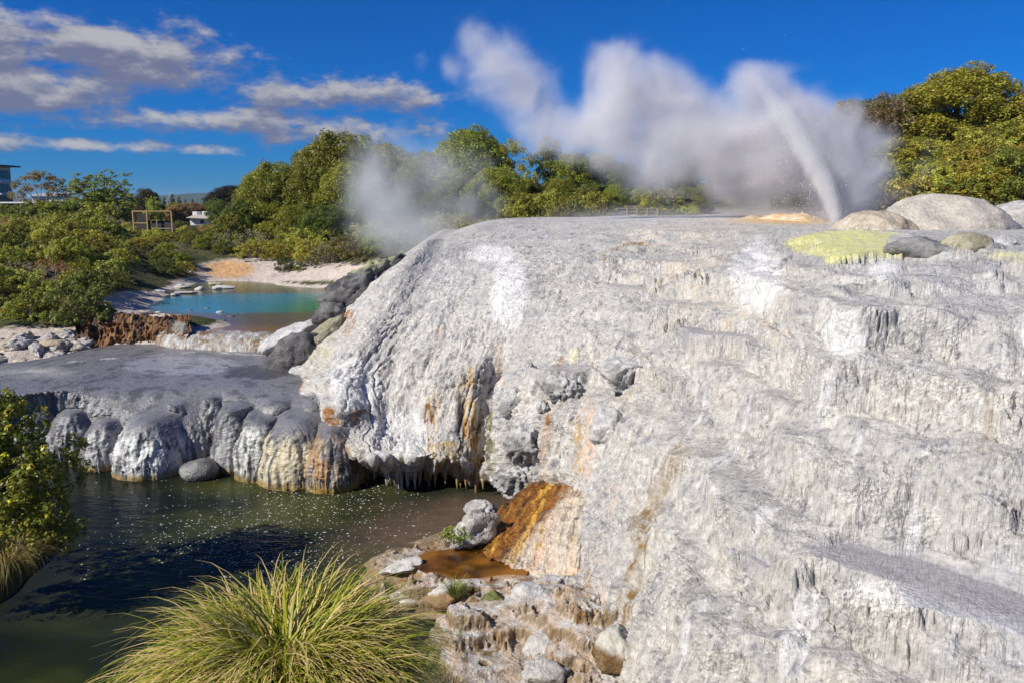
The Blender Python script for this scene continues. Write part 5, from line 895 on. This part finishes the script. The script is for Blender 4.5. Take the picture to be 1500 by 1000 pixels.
# ------------------------------------------------------------------ steam
def steam_material(name, colr, dens, aniso=.2):
    m = bpy.data.materials.new(name); m.use_nodes = True; t = NT(m.node_tree); t.n.remove(t.n['Principled BSDF'])
    v = t.new('ShaderNodeVolumePrincipled'); v.inputs['Color'].default_value = (*colr, 1); v.inputs['Density'].default_value = dens; v.inputs['Anisotropy'].default_value = aniso
    t.l.new(v.outputs[0], t.n['Material Output'].inputs['Volume']); return m
def volume_obj(name, lo, hi, h, fn, mat, parent=None):
    lo = np.array(lo, float); hi = np.array(hi, float); n = np.maximum(2, np.round((hi - lo) / h).astype(int)) + 1
    g = [np.linspace(lo[k], hi[k], n[k]) for k in range(3)]; A = np.stack(np.meshgrid(*g, indexing='ij'), -1); D = fn(A).astype(np.float32)
    me = bpy.data.meshes.new(name); me.vertices.add(D.size); me.vertices.foreach_set('co', A.reshape(-1, 3).astype(np.float32).ravel())
    a = me.attributes.new('dens', 'FLOAT', 'POINT'); a.data.foreach_set('value', D.ravel()); me.materials.append(mat)
    o = bpy.data.objects.new(name, me); COL.objects.link(o)
    ng = bpy.data.node_groups.new(name + '_grid', 'GeometryNodeTree'); ng.interface.new_socket('Geometry', in_out='INPUT', socket_type='NodeSocketGeometry'); ng.interface.new_socket('Geometry', in_out='OUTPUT', socket_type='NodeSocketGeometry')
    t = NT(ng); gi = t.new('NodeGroupInput'); go = t.new('NodeGroupOutput'); vc = t.new('GeometryNodeVolumeCube')
    vc.inputs['Min'].default_value = lo; vc.inputs['Max'].default_value = hi
    for k, ax_ in enumerate('XYZ'): vc.inputs['Resolution ' + ax_].default_value = int(n[k])
    p = t.new('GeometryNodeInputPosition').outputs[0]; q = t.vmath('SUBTRACT', p, tuple(lo)); q = t.vmath('MULTIPLY', q, tuple((n - 1) / (hi - lo))); sx, sy, sz = t.sep(q)
    rd = lambda v: t.math('FLOOR', t.math('ADD', v, .5))
    idx = t.math('MULTIPLY_ADD', t.math('MULTIPLY_ADD', rd(sx), float(n[1]), rd(sy)), float(n[2]), rd(sz))
    si = t.new('GeometryNodeSampleIndex', data_type='FLOAT', domain='POINT'); si.clamp = True; t.l.new(gi.outputs[0], si.inputs[0])
    na = t.new('GeometryNodeInputNamedAttribute', data_type='FLOAT'); na.inputs[0].default_value = 'dens'; t.l.new(na.outputs[0], si.inputs[1])
    ti = t.new('FunctionNodeFloatToInt'); t.l.new(idx, ti.inputs[0]); t.l.new(ti.outputs[0], si.inputs['Index']); t.l.new(si.outputs[0], vc.inputs['Density'])
    sm = t.new('GeometryNodeSetMaterial'); sm.inputs['Material'].default_value = mat; t.l.new(vc.outputs[0], sm.inputs[0]); t.l.new(sm.outputs[0], go.inputs[0])
    md = o.modifiers.new('grid', 'NODES'); md.node_group = ng
    if parent: o.parent = parent
    return o
def puff_field(A, puffs, nz=.55, freq=.42, seed=0, edge=(.0, .55), dflt=1.):
    F = np.full(A.shape[:3], -9.)
    acc = np.zeros(A.shape[:3]); 
    for (x_, y_, r_, Y_, *k) in puffs:
        c = at(x_, y_, Y_); r = 1.12 * r_ / FPX * Y_; d = np.sqrt(((A[..., 0] - c[0]) / r) ** 2 + ((A[..., 1] - c[1]) / (r * 1.0)) ** 2 + ((A[..., 2] - c[2]) / r) ** 2)
        f = np.clip(1.35 - d, 0, None) * (k[0] if k else dflt); acc = acc + f ** 3
    F = acc ** (1 / 3) - .35
    wq = A + .9 * st(noise3(A * .35, seed + 50), noise3(A * .35, seed + 51), noise3(A * .35, seed + 52))
    n = fbm(wq * freq, 5, .58, seed, True); n = n - .45
    return smooth(F + nz * n, *edge)
Q = 42.4
PUFFS = [(1225, 300, 46, Q), (1235, 262, 60, Q + .3), (1205, 215, 66, Q + .6), (1160, 180, 62, Q + .5), (1118, 150, 52, Q + .3), (1095, 122, 34, Q), (1130, 240, 75, Q + 1), (1070, 215, 75, Q + 1.4), (1010, 190, 66, Q + 1.6), (975, 140, 50, Q + 2), (915, 130, 58, Q + 2), (895, 88, 34, Q + 2), (960, 225, 62, Q + 2.2), (890, 195, 60, Q + 2.4), (835, 195, 46, Q + 2.8, .85), (790, 180, 48, Q + 3, .85), (765, 130, 52, Q + 3.2, .85), (728, 88, 48, Q + 3.4, .8), (698, 55, 34, Q + 3.6, .75), (660, 100, 24, Q + 3.6, .6), (618, 96, 18, Q + 3.6, .55), (700, 130, 34, Q + 3.4, .55), (1060, 275, 44, Q + 1.2, .6), (990, 258, 40, Q + 1.8, .5), (1120, 300, 40, Q + .8, .65), (1270, 215, 44, Q + 1, .75), (1268, 265, 46, Q + .6, .7), (1300, 300, 46, Q + .5, .62), (1345, 250, 30, Q + 2, .42), (1365, 215, 24, Q + 2.4, .4), (1255, 165, 34, Q + 1, .6)]
def main_steam(A):
    d = puff_field(A, PUFFS, .62, .38, 501, (.0, .95)) ** 1.15
    low = np.exp(-((A[..., 2] - 8.2) / .55) ** 2) * smooth(A[..., 0], 1, 6) * (1 - smooth(A[..., 0], 18, 22)) * smooth(fbm(A * .5, 3, .5, 511), -.5, .4)
    edge_ = np.minimum.reduce([smooth(A[..., k], A[..., k].min(), A[..., k].min() + .8) * (1 - smooth(A[..., k], A[..., k].max() - .8, A[..., k].max())) if k < 2 else 1 - smooth(A[..., k], A[..., k].max() - .8, A[..., k].max()) for k in range(3)])
    return np.clip(d + .10 * low, 0, 1) * edge_
M_STEAM = steam_material('steam', (.96, .95, .97), 1.15, .2); M_WISP = steam_material('thin_steam', (.9, .91, .94), .45, .1)
stm = volume_obj('geyser_steam', (-8, 38.6, 7.6), (24.5, 50, 21), .2, main_steam, M_STEAM)
tag(stm, 'big grey-white steam cloud drifting left from the erupting geyser', 'steam', None, 'stuff')
WISP = [(565, 305, 62, 54), (605, 340, 60, 53, .9), (548, 260, 48, 54.5, .9), (575, 225, 44, 55, .75), (625, 330, 40, 53.5, .9), (640, 250, 50, 55.5, .75), (690, 300, 46, 55, .75), (700, 240, 30, 56, .5), (540, 320, 30, 54, .7), (660, 350, 34, 53, .8)]
def wisp(A):
    e = np.minimum.reduce([smooth(A[..., k], A[..., k].min(), A[..., k].min() + .8) * (1 - smooth(A[..., k], A[..., k].max() - .8, A[..., k].max())) for k in range(3)])
    return puff_field(A, WISP, .75, .30, 601, (-.1, 1.3)) * e
ws = volume_obj('pool_steam', (-13.5, 49.5, 4.2), (.5, 59.5, 15), .25, wisp, M_WISP)
tag(ws, 'thin bluish steam wisp rising in front of the dark wood', 'steam', None, 'stuff')
# ------------------------------------------------------------------ geyser jet
vent = at(1225, 329, 40.0); jet = empty('geyser_jet', tuple(vent)); tag(jet, 'white leaning water jet spraying from the geyser vent', 'geyser')
JP = [at(x_, y_, 40.0 + .12 * k) for k, (x_, y_) in enumerate(((1225, 331), (1217, 295), (1203, 262), (1183, 225), (1155, 180), (1125, 140), (1098, 100)))]; JR = [.26, .46, .60, .70, .72, .60, .3]
def jet_field(A):
    best = np.zeros(A.shape[:3])
    for k in range(len(JP) - 1):
        a, b_ = JP[k], JP[k + 1]; d_ = b_ - a; q = np.clip(((A - a) @ d_) / (d_ @ d_), 0, 1); r = JR[k] + (JR[k + 1] - JR[k]) * q
        dist = np.linalg.norm(A - a - q[..., None] * d_, axis=-1); best = np.maximum(best, np.clip(1.15 - dist / r, 0, 1) ** 1.4 * (1 - .88 * (k + q) / (len(JP) - 1)))
    n = fbm(st(A[..., 0] * 1.6 + A[..., 2] * .6, A[..., 1] * 1.6, A[..., 2] * .8), 4, .6, 801, True)
    n2 = fbm(st(A[..., 0] * 3.4 + A[..., 2] * 1.6, A[..., 1] * 3.4, A[..., 2] * 1.3), 3, .6, 811); return np.clip(best * (.75 + 1.1 * n + .9 * n2) - .10, 0, 1)
jv = volume_obj('water_column', (10.5, 38.2, 7.7), (18.5, 42.2, 16.6), .13, jet_field, steam_material('jet_spray', (.98, .98, .98), 4.2, .0)); 
jv['kind'] = 'stuff'; jv.parent = jet; jv.matrix_parent_inverse = Matrix.Translation(-Vector(jet.location))
dr = np.random.default_rng(95); P = []
for n, k0, k1, sg, drop in ((500, 0, 6, .45, .5), (700, 2, 6, .9, 1.2), (500, 0, 3, .9, .9)):
    k = dr.uniform(k0, k1, n); i = np.minimum(k.astype(int), 5); f = (k - i)[:, None]; q = np.array(JP)[i] * (1 - f) + np.array(JP)[i + 1] * f; P.append(q + dr.normal(size=(n, 3)) * sg - np.c_[np.zeros(n), np.zeros(n), dr.exponential(drop, n)])
P.append(np.c_[dr.normal(19.2, .35, 60), dr.normal(37.5, .3, 60), 8.9 + dr.exponential(.5, 60)]); P = np.concatenate(P); P = P[P[:, 2] > 8.2]; v1, f1 = ICO[1]; v1 = v1[:12]
ov = np.array([(1, 0, 0), (-1, 0, 0), (0, 1, 0), (0, -1, 0), (0, 0, 1.3), (0, 0, -1.3)]); of = np.array([(0, 2, 4), (2, 1, 4), (1, 3, 4), (3, 0, 4), (2, 0, 5), (1, 2, 5), (3, 1, 5), (0, 3, 5)])
sz_ = .008 + .018 * dr.random(len(P)) ** 3; Vd = (P[:, None] + ov[None] * sz_[:, None, None]).reshape(-1, 3) - np.array(jet.location); Fd = (np.arange(len(P))[:, None, None] * 6 + of[None]).reshape(-1, 3)
dm, dt, db = material('spray_drops'); setp(dt, db, Base_Color=(.9, .9, .92), Roughness=.3); dtr = dt.new('ShaderNodeBsdfTranslucent'); dtr.inputs[0].default_value = (.95, .95, .97, 1); dmx = dt.new('ShaderNodeMixShader'); dmx.inputs[0].default_value = .6; dt.l.new(db.outputs[0], dmx.inputs[1]); dt.l.new(dtr.outputs[0], dmx.inputs[2]); dt.l.new(dmx.outputs[0], dt.n['Material Output'].inputs[0]); o = mesh_obj('droplets', Vd, Fd, dm, jet); o['kind'] = 'stuff'
# ------------------------------------------------------------------ haze
hzm = bpy.data.materials.new('haze_air'); hzm.use_nodes = True; hn = NT(hzm.node_tree); hn.n.remove(hn.n['Principled BSDF']); hv = hn.new('ShaderNodeVolumePrincipled')
hv.inputs['Color'].default_value = (.55, .72, 1., 1); hv.inputs['Density'].default_value = .00007; hv.inputs['Anisotropy'].default_value = .1; hn.l.new(hv.outputs[0], hn.n['Material Output'].inputs['Volume'])
tag(MB().box((-6100, -400, -6), (6100, 9200, 110)).build('haze', hzm), 'thin blue distance haze over the whole valley', 'haze', None, 'stuff')
